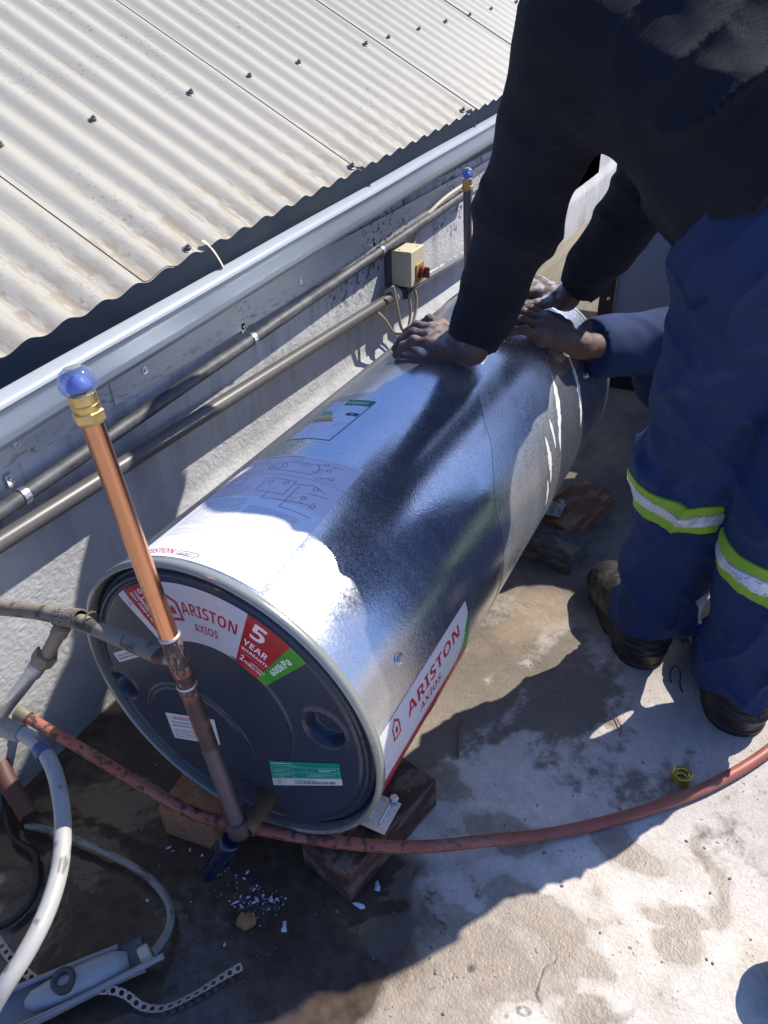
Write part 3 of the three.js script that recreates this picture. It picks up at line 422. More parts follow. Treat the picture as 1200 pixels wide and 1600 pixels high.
part('rating_label', quadPatch([0.066, -0.078], [0.187, -0.017], [0.189, -0.063], [0.066, -0.136]), labelMat(canvasTex(900, 340, (g, W, H) => {
  g.fillStyle = '#12937a'; g.fillRect(0, 0, W, H); g.fillStyle = '#d6dcda'; g.fillRect(0, 240, W, 100); scribble(g, 20, 12, 480, 24, 1, 71, '#d9efe9', 12); scribble(g, 40, 46, 520, 18, 1, 72, '#c9e8df', 6);
  g.strokeStyle = '#c9e8df'; g.lineWidth = 3; g.strokeRect(20, 80, 860, 150); g.beginPath(); g.moveTo(310, 80); g.lineTo(310, 230); g.moveTo(480, 80); g.lineTo(480, 230); g.moveTo(20, 150); g.lineTo(880, 150); g.stroke();
  scribble(g, 40, 95, 240, 46, 2, 73, '#d9efe9', 6); scribble(g, 640, 92, 220, 40, 2, 74, '#d9efe9', 10); scribble(g, 500, 165, 350, 50, 3, 75, '#d9efe9', 5); scribble(g, 40, 165, 250, 50, 3, 76, '#d9efe9', 5);
  g.fillStyle = '#222'; const r = rng(9); for (let x = 300; x < 800;) { const w = 3 + r() * 9; g.fillRect(x, 285, w, 40); x += w + 3 + r() * 8; } scribble(g, 300, 258, 480, 18, 1, 77, '#222', 12); g.strokeStyle = '#333'; g.beginPath(); g.roundRect(40, 255, 150, 42, 18); g.stroke(); scribble(g, 60, 262, 110, 26, 1, 78, '#333', 12); scribble(g, 70, 305, 90, 22, 1, 79, '#333', 8);
})), heater);
part('warning_label', quadPatch([-0.122, -0.067], [-0.02, -0.03], [-0.02, -0.087], [-0.117, -0.124]), labelMat(canvasTex(700, 380, (g, W, H) => {
  g.fillStyle = '#dfe0e2'; g.fillRect(0, 0, W, H); g.fillStyle = '#c02a26'; F(g, 66); g.fillText('WARNING', 90, 84); g.fillStyle = '#26262a'; F(g, 37); ['THIS APPLIANCE MUST BE', 'ISOLATED BEFORE'].forEach((t, i) => g.fillText(t, 40, 140 + i * 50)); scribble(g, 40, 215, 600, 140, 4, 81, '#444', 11);
})), heater);
part('serial_label', quadPatch([-0.205, 0.02], [-0.112, 0.083], [-0.104, 0.068], [-0.197, 0.004]), labelMat(canvasTex(400, 70, (g, W, H) => { g.fillStyle = '#cfd1d4'; g.fillRect(0, 0, W, H); scribble(g, 20, 14, 340, 40, 2, 91, '#444', 9); })), heater);
// strip of dull film left round the middle, with torn scraps
const filmNear = (a) => a < 25 ? mix(-0.439, -0.472, clamp((a + 40) / 65)) : a < 52 ? mix(-0.472, -0.596, sst(0, 1, (a - 25) / 27) * 0.5 + (a - 25) / 54) : -0.596 - (a - 52) * 0.0062;
const filmFar = (a) => a < 18 ? mix(-0.76, -0.82, clamp((a + 30) / 48)) : mix(-0.82, -1.005, (a - 18) / 50);
const filmMat = std({ map: spangle, color: C(0.86, 0.875, 0.88), metalness: 0.86, roughness: 0.38, roughnessMap: speckR, bumpMap: speck, bumpScale: 0.00012, side: THREE.DoubleSide });
part('film_band', grid(60, 24, (u, v) => { const a = mix(-48, 84, u), w = 0.0025 * (fbm(a * 0.3, 3) - 0.5); return [...onTank(a, mix(filmNear(a), filmFar(a), v) + w, 0.00045), u * 0.6, v * 0.4]; }), filmMat, heater, 'dull film band round the middle of the tank');
const scrapMat = std({ color: C(0.7, 0.71, 0.7), roughness: 0.6, side: THREE.DoubleSide });
const scrap = (a0, a1, zf, w) => grid(24, 3, (u, v) => { const a = mix(a0, a1, u), ww = w * Math.sin(Math.PI * u) ** 0.7 * (0.6 + 0.8 * vn(a * 0.9, w * 900)); return [...onTank(a, zf(a) + (v - 0.5) * ww, 0.0008), u, v]; });
for (const [a0, a1, zf, w] of [[42, 8, (a) => -0.955 - 0.0019 * (a - 8), 0.02], [43, 12, (a) => filmFar(a) + 0.006, 0.022], [26, 4, (a) => -0.73 - 0.0007 * a, 0.018], [30, 16, (a) => -0.765 - 0.001 * a, 0.012], [8, -6, (a) => -0.715, 0.012]]) part('film_scrap', scrap(a0, a1, zf, w), scrapMat, heater);
// hex screws, mounting feet and bottom connection
const hex = merge([latheAt([[0, 0], [0.0095, 0], [0.0095, 0.001], [0, 0.0012]], [0, 0, 0], [0, 1, 0], 20), hexNut([0, 0.001, 0], [0, 1, 0], 0.0062, 0.005, 0.001)]);
for (const [deg, z] of [[24.2, -0.1], [26, -1.06], [155, -0.1]]) { const m = part('screw', hex, zinc, heater), p = onTank(deg, z), a = rad(deg); m.position.set(...p); m.quaternion.setFromUnitVectors(V(0, 1, 0), V(Math.cos(a), Math.sin(a), 0)); }
for (const [x, z] of [[0.19, -0.09], [0.19, -1.04], [-0.17, -0.09], [-0.17, -1.04]]) {
  const f = new THREE.Group(); f.name = 'foot'; heater.add(f); f.position.set(x, 0.085, z);
  part('plate', [box(0.05, 0.003, 0.062, 0.001), box(0.004, 0.006, 0.04, 0.002, -0.008, 0.004, 0), box(0.004, 0.006, 0.04, 0.002, 0.01, 0.004, 0)], galv, f); part('bolt', hexNut([0.012, 0.002, -0.03], [0.012, 1, -0.03], 0.008, 0.008), zinc, f);
}
part('strap', grid(12, 1, (u, v) => { const p = onTank(mix(-20, -58, u), -0.2 - 0.035 * v, 0.012 * u + 0.001); return [...p, u, v]; }), std({ color: C(0.02, 0.02, 0.022), roughness: 0.5, side: THREE.DoubleSide }), heater);
part('inlet_spigot', [latheAt([[0, 0], [0.013, 0], [0.013, 0.06], [0.0155, 0.061], [0.0155, 0.074], [0.011, 0.076]], [0.055, 0.165, -0.01], [0.055, 0.165, 1], 24)], std({ color: C(0.2, 0.135, 0.07), metalness: 0.6, roughness: 0.5, bumpMap: grain, bumpScale: 0.0008 }), heater);

// ───────────────────────── bricks ─────────────────────────
{
  const brickMat = (r, g, b, q) => std({ roughness: 0.95, bumpMap: grain, bumpScale: 0.0015, map: dataTex(256, 256, (u, v) => { const k = 0.75 + 0.5 * fbm(u * 12 + q, v * 12, 0, 4), d = sst(0.5, 0.66, fbm(u * 5 + q * 3, v * 5, 0, 3)), s = sst(0.78, 0.86, vn(u * 50, v * 50 + q)); return [mix(mix(r, 0.3, d * 0.5) * k, 0.03, s * 0.7), mix(mix(g, 0.23, d * 0.5) * k, 0.025, s * 0.7), mix(mix(b, 0.15, d * 0.5) * k, 0.02, s * 0.7)]; }, true) });
  function brick(label, pos, ry, mat, seed, size = [0.106, 0.073, 0.222]) {
    const g = new RoundedBoxGeometry(...size, 5, 0.005), p = g.attributes.position, n = g.attributes.normal;
    for (let i = 0; i < p.count; i++) { const x = p.getX(i), y = p.getY(i), z = p.getZ(i), d = 0.005 * (fbm(x * 40 + seed * 9, y * 40 + z * 37, 0, 3) - 0.5), c = 0.012 * sst(0.62, 0.75, fbm(x * 18 + seed, y * 18 + z * 21, 0, 2)) * ((Math.abs(x) > 0.045 ? 1 : 0) * (Math.abs(y) > 0.03 ? 1 : 0)); p.setXYZ(i, x + n.getX(i) * (d - c), y + n.getY(i) * (d - c), z + n.getZ(i) * (d - c)); }
    return solo('brick', g, mat, label, 'brick', [pos[0], size[1] / 2 + (pos[1] || 0), pos[2]], ry, undefined);
  }
  brick('dusty orange brick under the front of the water heater beside the copper pipe foot', [-0.108, 0, -0.062], 0.12, brickMat(0.44, 0.2, 0.09, 1), 1);
  brick('dark reddish-brown wet brick under the front right edge of the water heater', [0.168, 0, -0.1], -0.22, brickMat(0.1, 0.045, 0.03, 2), 2);
  brick('red brick under the far right end of the water heater', [0.225, 0, -1.11], -0.35, brickMat(0.2, 0.075, 0.04, 3), 3);
  brick('dark grey brick lying flat against the red brick at the heater\'s far end', [0.2, 0, -0.965], 1.35, brickMat(0.09, 0.085, 0.08, 4), 4, [0.09, 0.06, 0.18]);
}
// ───────────────────────── copper standpipes and plumbing ─────────────────────────
const cuMap = dataTex(512, 512, (u, v) => { const a = fbm(u * 5, v * 40, 0, 4), b = fbm(u * 30, v * 6, 0, 3); const k = 0.85 + 0.3 * (a - 0.5), ox = sst(0.55, 0.75, b) * 0.35; return [0.82 * k * (1 - ox * 0.4), 0.4 * k * (1 - ox * 0.6), 0.23 * k * (1 - ox * 0.6)]; }, true);
const copper = std({ map: cuMap, metalness: 1, roughness: 0.26, roughnessMap: dataTex(256, 256, (u, v) => 0.7 + 0.6 * fbm(u * 8, v * 30, 0, 3)) });
const burnt = std({ map: dataTex(512, 256, (u, v) => { const a = fbm(u * 18, v * 12, 0, 4), b = sst(0.5, 0.62, fbm(u * 9 + 4, v * 9, 0, 4)), w = sst(0.66, 0.72, fbm(u * 40, v * 20 + 7, 0, 3)); const c = [mix(0.1, 0.36, b) * (0.6 + 0.8 * a), mix(0.07, 0.14, b) * (0.6 + 0.8 * a), mix(0.07, 0.09, b) * (0.6 + 0.8 * a)]; return c.map((q) => mix(q, 0.5, w * 0.5)); }, true), metalness: 0.55, roughness: 0.55, bumpMap: grain, bumpScale: 0.0005 });
const dullPipe = std({ map: dataTex(256, 512, (u, v) => { const a = fbm(u * 10, v * 12, 0, 4); return [0.15 * (0.7 + 0.6 * a), 0.125 * (0.7 + 0.6 * a), 0.135 * (0.7 + 0.6 * a)]; }, true), metalness: 0.4, roughness: 0.45 });
const solder = std({ color: C(0.6, 0.58, 0.52), metalness: 0.8, roughness: 0.45 });
const dirtyPipe = std({ map: dataTex(512, 256, (u, v) => { const a = fbm(u * 16, v * 8, 0, 4), b = fbm(u * 50, v * 30, 0, 3); const k = 0.55 + 0.6 * a, s = sst(0.58, 0.7, b); return [mix(0.3 * k, 0.09, s), mix(0.26 * k, 0.08, s), mix(0.19 * k, 0.06, s)]; }, true), roughness: 0.85, bumpMap: grain, bumpScale: 0.001 });
const blueGlass = new THREE.MeshPhysicalMaterial({ color: C(0.6, 0.7, 0.97), transmission: 0.9, roughness: 0.08, thickness: 0, ior: 1.45 });
const blueCore = std({ color: C(0.2, 0.26, 0.48), roughness: 0.4 });
const greyPrint = std({ color: C(0.25, 0.25, 0.24), roughness: 0.7 });
const HS = 0.72;
function vacuumHead(parent, a, dir) { // brass breaker with blue cap, standing on point a
  const up = (h) => add(a, dir, h * HS), b = up(1), latheHS = (p, ...r) => latheAt(p.map((q) => [q[0] * HS, q[1] * HS]), ...r);
  part('brass_nut', [latheHS([[0.0142, -0.002], [0.018, 0.0], [0.0185, 0.004]], a, b, 28), hexNut(up(0.003), b, 0.0232 * HS, 0.016 * HS, 0.0015)], brass, parent);
  part('brass_body', latheHS([[0.014, 0.017], [0.0195, 0.018], [0.0198, 0.028], [0.0188, 0.029], [0.0188, 0.03], [0.0202, 0.031], [0.0202, 0.044], [0.019, 0.046], [0.01, 0.046]], a, b, 32), brass, parent);
  const cap = part('blue_cap', latheHS([[0.0, 0.047], [0.021, 0.047], [0.0235, 0.049], [0.0262, 0.053], [0.0268, 0.058], [0.0262, 0.064], [0.0238, 0.071], [0.0195, 0.0775], [0.015, 0.0815], [0.0128, 0.0825], [0.0, 0.0826]], a, b, 40), blueGlass, parent);
  part('inner_float', latheHS([[0, 0.05], [0.017, 0.05], [0.0175, 0.056], [0.012, 0.066], [0.006, 0.07], [0, 0.07]], a, b, 24), blueCore, cap);
  part('top_disc', [latheHS([[0, 0.0838], [0.0098, 0.0838], [0.0122, 0.083], [0.0122, 0.0826]], a, b, 28)], greyPrint, cap);
}
{
  const foot = [0.042, 0.168, 0.066], top = [-0.0335, 0.812, 0.062], at = (t) => lerp3(foot, top, t), d = V(...top).sub(V(...foot)).normalize().toArray();
  const s = thing('copper_standpipe', 'tall copper pipe with brass fitting and clear blue cap in front of the heater end', 'pipe');
  part('copper_tube', tube([at(0.545), top], 0.0117, 1, 28), copper, s);
  part('tee_joint', [latheAt([[0.0117, 0], [0.0131, 0.001], [0.0131, 0.058], [0.0117, 0.06]], at(0.465), top, 28), latheAt([[0.0117, 0], [0.0126, 0.001], [0.0126, 0.02], [0.0117, 0.022]], at(0.41), top, 28)], burnt, s);
  part('solder_ring', latheAt([[0.0117, 0], [0.0138, 0.0012], [0.0137, 0.0035], [0.0117, 0.005]], at(0.555), top, 28), solder, s); part('solder_ring', latheAt([[0.0117, 0], [0.0135, 0.001], [0.0132, 0.0035], [0.0117, 0.005]], at(0.432), top, 28), solder, s);
  part('scorched_tube', tube([at(0.26), at(0.48)], 0.0118, 1, 26), burnt, s);
  part('lower_tube', tube([at(0.0), at(0.262)], 0.0117, 1, 26), dullPipe, s);
  vacuumHead(s, top, d);
  const j = at(0.5);
  const br = part('branch_tube', [tube([[j[0] - 0.028, j[1] - 0.006, j[2]], [-0.2, 0.478, 0.06], [-0.46, 0.402, 0.06]], 0.0112, 30, 20), latheAt([[0.0112, 0], [0.0135, 0.001], [0.0135, 0.05], [0.0112, 0.052]], [-0.215, 0.474, 0.06], [-0.1, 0.508, 0.06], 22), latheAt([[0.0112, 0], [0.0128, 0.002], [0.0112, 0.004]], [-0.145, 0.4935, 0.06], [-0.1, 0.508, 0.06], 20)], dirtyPipe, s);
  part('branch_socket', [tube([[j[0] - 0.034, j[1] - 0.008, j[2]], [j[0], j[1], j[2]]], 0.0122, 1, 22)], burnt, s);
  part('elbow', [latheAt([[0, -0.018], [0.017, -0.016], [0.0185, -0.01], [0.0185, 0.004], [0.0155, 0.012], [0.0117, 0.013]], foot, top, 28), latheAt([[0, 0], [0.0165, 0], [0.0175, 0.004], [0.0165, 0.03]], [foot[0], foot[1] - 0.004, foot[2] + 0.003], [0.055, 0.165, -1], 24)], std({ color: C(0.1, 0.085, 0.075), metalness: 0.6, roughness: 0.45, bumpMap: grain, bumpScale: 0.0006 }), s);
  // branch down to the flexible hose
  part('branch_valve', [tube([[-0.2, 0.469, 0.064], [-0.206, 0.458, 0.068], [-0.232, 0.415, 0.083]], 0.0098, 12, 18), latheAt([[0.0098, 0], [0.0118, 0.003], [0.0118, 0.02], [0.0098, 0.022]], [-0.2, 0.468, 0.064], [-0.232, 0.415, 0.083], 20), hexNut([-0.231, 0.417, 0.082], [-0.262, 0.377, 0.095], 0.0165, 0.026, 0.002)], std({ color: C(0.42, 0.35, 0.25), metalness: 0.35, roughness: 0.6, bumpMap: grain, bumpScale: 0.0012, map: brassTex }), s);
  const dv = [-0.0005, 0, 0];
  solo('braided_hose', [latheAt([[0.0085, 0], [0.0115, 0.001], [0.0118, 0.004], [0.011, 0.006], [0.0125, 0.008], [0.0125, 0.026], [0.0105, 0.028]], [-0.248, 0.396, 0.09], [-0.281, 0.352, 0.102], 24), tube([[-0.264, 0.375, 0.097], [-0.281, 0.353, 0.102], [-0.318, 0.308, 0.112], [-0.354, 0.262, 0.121], [-0.41, 0.19, 0.14], [-0.43, 0.12, 0.2], [-0.4, 0.06, 0.3]], 0.0105, 60, 18)], std({ color: C(0.66, 0.66, 0.66), metalness: 0.75, roughness: 0.35, bumpMap: dataTex(256, 64, (u, v) => 0.5 + 0.5 * Math.sin(u * 420) * Math.sin(v * 50)), bumpScale: 0.0004 }), 'silver flexible hose joined by a hex fitting to the dirty branch pipe at the left', 'hose');
  const s2 = thing('copper_standpipe', 'small distant standpipe with brass fitting and blue cap beside the worker\'s sleeve', 'pipe');
  const f2 = [-0.275, 0.1, -1.63], t2 = [-0.3, 0.688, -1.63]; part('lower_tube', tube([f2, t2], 0.0125, 1, 18), dullPipe, s2); vacuumHead(s2, t2, [-0.042, 0.999, 0]);
}
// drain cock under the elbow
{
  const dm = new THREE.MeshPhysicalMaterial({ color: C(0.008, 0.013, 0.045), roughness: 0.25, clearcoat: 0.5 });
  const a = [0.03, 0.135, 0.075], b = [-0.02, 0.03, 0.098];
  const t = thing('drain_cock', 'dark blue plastic drain cock hanging below the copper pipe foot over the puddle', 'valve');
  part('body', latheAt([[0, 0], [0.013, 0], [0.017, 0.004], [0.0175, 0.03], [0.0165, 0.034], [0.0165, 0.06], [0.014, 0.066], [0.014, 0.07], [0.0, 0.07]], a, b, 26), dm, t);
  part('outlet', latheAt([[0.011, 0.068], [0.011, 0.085], [0.0125, 0.087], [0.011, 0.09], [0.011, 0.1], [0.0125, 0.102], [0.011, 0.105], [0.0095, 0.116], [0.007, 0.116], [0.007, 0.07]], a, b, 22), dm, t);
  part('rib', [0, 1, 2, 3, 4, 5].map((k) => { const q = new THREE.BoxGeometry(0.003, 0.03, 0.003).translate(0.0175 * Math.cos(k * 1.047), 0.046, 0.0175 * Math.sin(k * 1.047)); q.applyQuaternion(new THREE.Quaternion().setFromUnitVectors(V(0, 1, 0), V(...b).sub(V(...a)).normalize())); return q.translate(...a); }), dm, t);
}
// ───────────────────────── hoses and loose bits on the ground ─────────────────────────
{
  const redMap = dataTex(1024, 64, (u, v) => { const x = u * 1.6, a = fbm(x * 20, v * 4, 0, 4), sc = sst(0.58, 0.62, fbm(x * 120 + 3, v * 9, 0, 5)) * (1 - sst(0.3, 0.72, u)) * 0.85, du = sst(0.52, 0.7, fbm(x * 14 + 9, v * 3, 0, 4)) * 0.4; const k = 0.8 + 0.4 * a; let c = [0.33 * k, 0.1 * k, 0.062 * k]; c = [mix(c[0], 0.34, du), mix(c[1], 0.2, du), mix(c[2], 0.15, du)]; return c.map((q) => mix(q, 0.025, sc)); }, true);
  redMap.repeat.set(1 / 1.6, 1 / 0.07);
  const pts = [[-0.445, 0.152, 0.05], [-0.32, 0.126, 0.046], [-0.159, 0.11, 0.05], [-0.06, 0.105, 0.05], [0.035, 0.1, 0.026], [0.115, 0.099, 0.004], [0.189, 0.093, -0.024], [0.266, 0.078, -0.067], [0.345, 0.046, -0.138], [0.432, 0.018, -0.214], [0.5, 0.0115, -0.272], [0.56, 0.0108, -0.327], [0.66, 0.0108, -0.434], [0.745, 0.0108, -0.56], [0.8, 0.0108, -0.68], [0.87, 0.0108, -0.9], [0.98, 0.0108, -1.2], [1.15, 0.0108, -1.5], [1.45, 0.0108, -1.75], [1.9, 0.0108, -1.85]];
  const h = thing('red_hose', 'long faded red plastic hose curving across the concrete in front of the heater', 'hose');
  part('hose_wall', tube(pts, 0.0098, 220, 20), std({ map: redMap, roughness: 0.5, bumpMap: grain, bumpScale: 0.0003 }), h);
  part('end_fitting', latheAt([[0, 0], [0.014, 0], [0.0155, 0.004], [0.0155, 0.016], [0.0135, 0.018], [0.0135, 0.03], [0.011, 0.032]], [-0.452, 0.154, 0.05], [-0.3, 0.118, 0.046], 20), std({ color: C(0.2, 0.18, 0.13), roughness: 0.6, metalness: 0.4 }), h);
  const gh = thing('grey_hose', 'thick pale grey hose with a ribbed cuff looping down at the left edge', 'hose');
  const gp = [[-0.44, 0.27, 0.1], [-0.38, 0.285, 0.135], [-0.325, 0.298, 0.155], [-0.271, 0.302, 0.148], [-0.236, 0.302, 0.148], [-0.179, 0.302, 0.166], [-0.124, 0.3, 0.201], [-0.086, 0.298, 0.234], [-0.052, 0.296, 0.273], [-0.03, 0.292, 0.314], [-0.02, 0.286, 0.352], [-0.022, 0.27, 0.39], [-0.05, 0.2, 0.45], [-0.12, 0.08, 0.53], [-0.2, 0.014, 0.6]];
  const hoseMat = std({ map: dataTex(1024, 64, (u, v) => { const a = fbm(u * 30, v * 4, 0, 4), b = sst(0.62, 0.74, fbm(u * 24 + 4, v * 3, 0, 3)) * 0.7; const k = 0.85 + 0.3 * (a - 0.5); return [mix(0.5 * k, 0.1, b), mix(0.49 * k, 0.095, b), mix(0.45 * k, 0.085, b)]; }, true), roughness: 0.42 });
  hoseMat.map.repeat.set(1.6, 12);
  part('hose_wall', tube(gp, 0.0106, 160, 20), hoseMat, gh);
  const K = 0.84, kp = (l) => l.map((q) => [q[0] * K, q[1] * K]);
  part('cuff', latheAt(kp([[0.0135, 0], [0.0175, 0.001], [0.0178, 0.006], [0.0165, 0.008], [0.0165, 0.026], [0.0172, 0.028], [0.0165, 0.03], [0.0158, 0.046], [0.0138, 0.048]]), [-0.298, 0.3005, 0.1505], [-0.252, 0.303, 0.1465], 24), std({ color: C(0.5, 0.43, 0.32), roughness: 0.55, map: brassTex }), gh);
  part('shadow_band', latheAt(kp([[0.0138, 0], [0.0142, 0.001], [0.0142, 0.022], [0.0138, 0.023]]), [-0.215, 0.3022, 0.1535], [-0.19, 0.3022, 0.162], 22), std({ color: C(0.09, 0.12, 0.24), roughness: 0.4 }), gh);  // shadow of a neighbouring hose, put in as a dark blue band
  solo('thin_hose', tube([[-0.36, 0.02, 0.155], [-0.32, 0.02, 0.146], [-0.287, 0.022, 0.14], [-0.24, 0.022, 0.136], [-0.194, 0.022, 0.133], [-0.15, 0.02, 0.131], [-0.111, 0.02, 0.134], [-0.075, 0.02, 0.142], [-0.05, 0.021, 0.154], [-0.032, 0.022, 0.17], [-0.022, 0.025, 0.19], [-0.018, 0.03, 0.21], [-0.017, 0.036, 0.226]], 0.0062, 90, 14), std({ map: hoseMat.map, color: C(0.62, 0.6, 0.52), roughness: 0.5 }), 'thin dirty grey hose curving over the wet floor to a cream nut', 'hose');
  const chm = std({ color: C(0.3, 0.31, 0.31), roughness: 0.42, map: dataTex(512, 256, (u, v) => 0.78 + 0.3 * fbm(u * 16, v * 10, 0, 4)), side: THREE.DoubleSide });
  const ch = thing('plastic_channel', 'grey plastic half-channel fitting with a cream nut lying on the wet floor', 'fitting');
  // half channel along an axis from the frame's lower left to the nut
  const A = [-0.2, 0.026, 0.44], B = [-0.03, 0.03, 0.232], dir = V(...B).sub(V(...A)).normalize(), sd = V(0, 1, 0).cross(dir).normalize();
  const chan = (r, a0, a1, s0, s1) => { const mk = (rr) => grid(20, 24, (u, v) => { const an = mix(a0, a1, u), s = mix(s0, s1, v), rb = rr * (0.8 + 0.2 * sst(0.25, 0.1, s)); const p = V(...A).addScaledVector(dir, s).addScaledVector(sd, Math.cos(an) * rb).add(V(0, Math.sin(an) * rb, 0)); return [p.x, p.y + 0.006, p.z]; }); return [mk(r), mk(r - 0.003)]; };
  part('trough', [...chan(0.031, Math.PI * 0.93, Math.PI * 2.03, 0, 0.27)], chm, ch);
  for (const q of [-1, 1]) part('rim_strip', (() => { const a = V(...A).addScaledVector(sd, q * 0.028), b = V(...B).addScaledVector(sd, q * 0.024).addScaledVector(dir, q < 0 ? 0.03 : -0.03); return tube([[a.x, 0.034, a.z], [(a.x + b.x) / 2, 0.036, (a.z + b.z) / 2], [b.x, q < 0 ? 0.05 : 0.036, b.z]], 0.0042, 16, 10); })(), chm, ch);
  part('inner_body', [latheAt([[0, 0.11], [0.006, 0.11], [0.014, 0.12], [0.019, 0.15], [0.021, 0.2], [0.019, 0.235], [0.012, 0.25], [0.0, 0.25]], [A[0], 0.03, A[2]], [B[0], 0.034, B[2]], 24)], std({ color: C(0.34, 0.35, 0.35), roughness: 0.4 }), ch);
  part('port', latheAt([[0.009, 0], [0.0165, 0], [0.0165, 0.012], [0.009, 0.012], [0.009, 0]], [-0.095, 0.045, 0.312], [-0.09, 1, 0.315], 24), std({ color: C(0.06, 0.06, 0.065), roughness: 0.5 }), ch);
  part('cream_nut', [latheAt([[0.006, 0], [0.014, 0.0], [0.0155, 0.002], [0.0155, 0.014], [0.0135, 0.0155], [0.0075, 0.016]], [-0.026, 0.034, 0.238], [-0.012, 0.037, 0.212], 10, 1)], std({ color: C(0.55, 0.49, 0.36), roughness: 0.5 }), ch);
  // perforated strap: flat strip with real holes, bent along a path
  const strapMat = std({ color: C(0.5, 0.4, 0.31), roughness: 0.6, metalness: 0.1, map: dataTex(128, 128, (u, v) => 0.75 + 0.4 * fbm(u * 8, v * 8, 0, 4)), side: THREE.DoubleSide });
  function perforated(label, pts, width) {
    const cv = new THREE.CatmullRomCurve3(pts.map((p) => V(p[0], p[1], p[2]))), L = cv.getLength(), pitch = 0.0125, n = Math.floor(L / pitch), P = [], I = [], K = 16, hw = width / 2;
    const put = (x, y, z) => { const t = clamp(x / L), c = cv.getPointAt(t), d = cv.getTangentAt(t), roll = pts.roll ? pts.roll(t) : 0, s = V(0, 1, 0).cross(d).normalize(), up = d.clone().cross(s).normalize(); c.addScaledVector(s, y * Math.cos(roll) - z * Math.sin(roll)).addScaledVector(up, y * Math.sin(roll) + z * Math.cos(roll)); P.push(c.x, c.y, c.z); };
    for (let i = 0; i < n; i++) { // one cell: a ring of quads between a square rim and a round hole, on both faces, and the hole's wall
      const o = P.length / 3, cx = (i + 0.5) * pitch;
      for (let k = 0; k < K; k++) { const a = k / K * Math.PI * 2, ca = Math.cos(a), sa = Math.sin(a), m = Math.min(pitch / 2 / Math.max(1e-6, Math.abs(ca)), hw / Math.max(1e-6, Math.abs(sa))); for (const z of [0, 0.001]) { put(cx + ca * m, sa * m, z); put(cx + ca * 0.0036, sa * 0.0036, z); } }
      for (let k = 0; k < K; k++) { const a = o + k * 4, b = o + ((k + 1) % K) * 4; I.push(a + 2, b + 2, b + 3, a + 2, b + 3, a + 3, a, b + 1, b, a, a + 1, b + 1, a + 1, a + 3, b + 3, a + 1, b + 3, b + 1, a, b, b + 2, a, b + 2, a + 2); }
    }
    let g = new THREE.BufferGeometry(); g.setAttribute('position', new THREE.Float32BufferAttribute(P, 3)); g.setAttribute('uv', new THREE.Float32BufferAttribute(P.flatMap((_, i) => i % 3 === 0 ? [P[i] * 20, P[i + 2] * 20] : []), 2)); g.setIndex(I);
    g = g.toNonIndexed(); g.computeVertexNormals(); return solo('perforated_strap', g, strapMat, label, 'strap');
  }
  const p1 = [[-0.1, 0.02, 0.33], [-0.075, 0.03, 0.316], [-0.058, 0.034, 0.3], [-0.035, 0.03, 0.286], [-0.018, 0.02, 0.28], [0.004, 0.009, 0.279], [0.032, 0.008, 0.268], [0.061, 0.01, 0.236], [0.086, 0.01, 0.195], [0.106, 0.014, 0.168]]; p1.roll = (t) => 0.5 * Math.sin(t * 7);
  perforated('wavy perforated metal strap bent across the wet floor beside the plastic channel', p1, 0.011);
  perforated('straight piece of perforated metal strap tucked under the thick grey hose', [[-0.28, 0.012, 0.3], [-0.234, 0.012, 0.312], [-0.2, 0.012, 0.319], [-0.16, 0.012, 0.322], [-0.12, 0.014, 0.326]], 0.012);
  solo('dark_tube', tube([[-0.47, 0.09, 0.1], [-0.42, 0.07, 0.126], [-0.37, 0.052, 0.142], [-0.346, 0.045, 0.151]], 0.016, 20, 18), std({ color: C(0.09, 0.035, 0.028), roughness: 0.55 }), 'dark reddish-brown stub of pipe at the left edge below the hoses', 'pipe');
  solo('black_cable', tube([[-0.44, 0.03, 0.13], [-0.366, 0.02, 0.18], [-0.31, 0.015, 0.185], [-0.288, 0.012, 0.2], [-0.255, 0.012, 0.24], [-0.26, 0.012, 0.285], [-0.31, 0.012, 0.32]], 0.0055, 60, 12), std({ color: C(0.018, 0.018, 0.02), roughness: 0.5 }), 'black cable looping over the wet floor at the left edge', 'cable');
  // brass nut
  const nut = new THREE.Shape(), hr = 0.0165; for (let i = 0; i < 6; i++) nut[i ? 'lineTo' : 'moveTo'](hr * Math.cos(i * Math.PI / 3), hr * Math.sin(i * Math.PI / 3)); const ho = new THREE.Path(); ho.absarc(0, 0, 0.0112, 0, Math.PI * 2, true); nut.holes.push(ho);
  const ng = new THREE.ExtrudeGeometry(nut, { depth: 0.016, bevelEnabled: true, bevelSize: 0.001, bevelThickness: 0.001, bevelSegments: 2, curveSegments: 24 }); ng.rotateX(-Math.PI / 2); ng.translate(0, 0.001, 0);
  solo('brass_nut', [ng, latheAt([[0.0112, 0.004], [0.0085, 0.0045], [0.0085, 0.006], [0.0112, 0.0065]], [0, 0, 0], [0, 1, 0], 24)], brassBright, 'shiny brass hexagonal nut standing on the concrete by the red hose', 'nut', [0.612, 0, -0.432], 0.35);
  solo('copper_wire', tube([[0.213, 0.004, -0.385], [0.216, 0.009, -0.36], [0.226, 0.008, -0.335], [0.236, 0.005, -0.312], [0.241, 0.004, -0.3]], 0.0017, 24, 8), std({ color: C(0.3, 0.09, 0.05), roughness: 0.5, metalness: 0.3 }), 'short reddish wire lying on bright concrete right of the heater', 'wire');
  solo('wire_offcut', tube([[0.556, 0.003, -0.655], [0.549, 0.012, -0.672], [0.556, 0.02, -0.688], [0.566, 0.014, -0.684], [0.573, 0.004, -0.655], [0.58, 0.003, -0.64]], 0.0016, 30, 8), std({ color: C(0.04, 0.03, 0.03), roughness: 0.5 }), 'small dark loop of wire on the sunlit strip between the boots', 'wire');
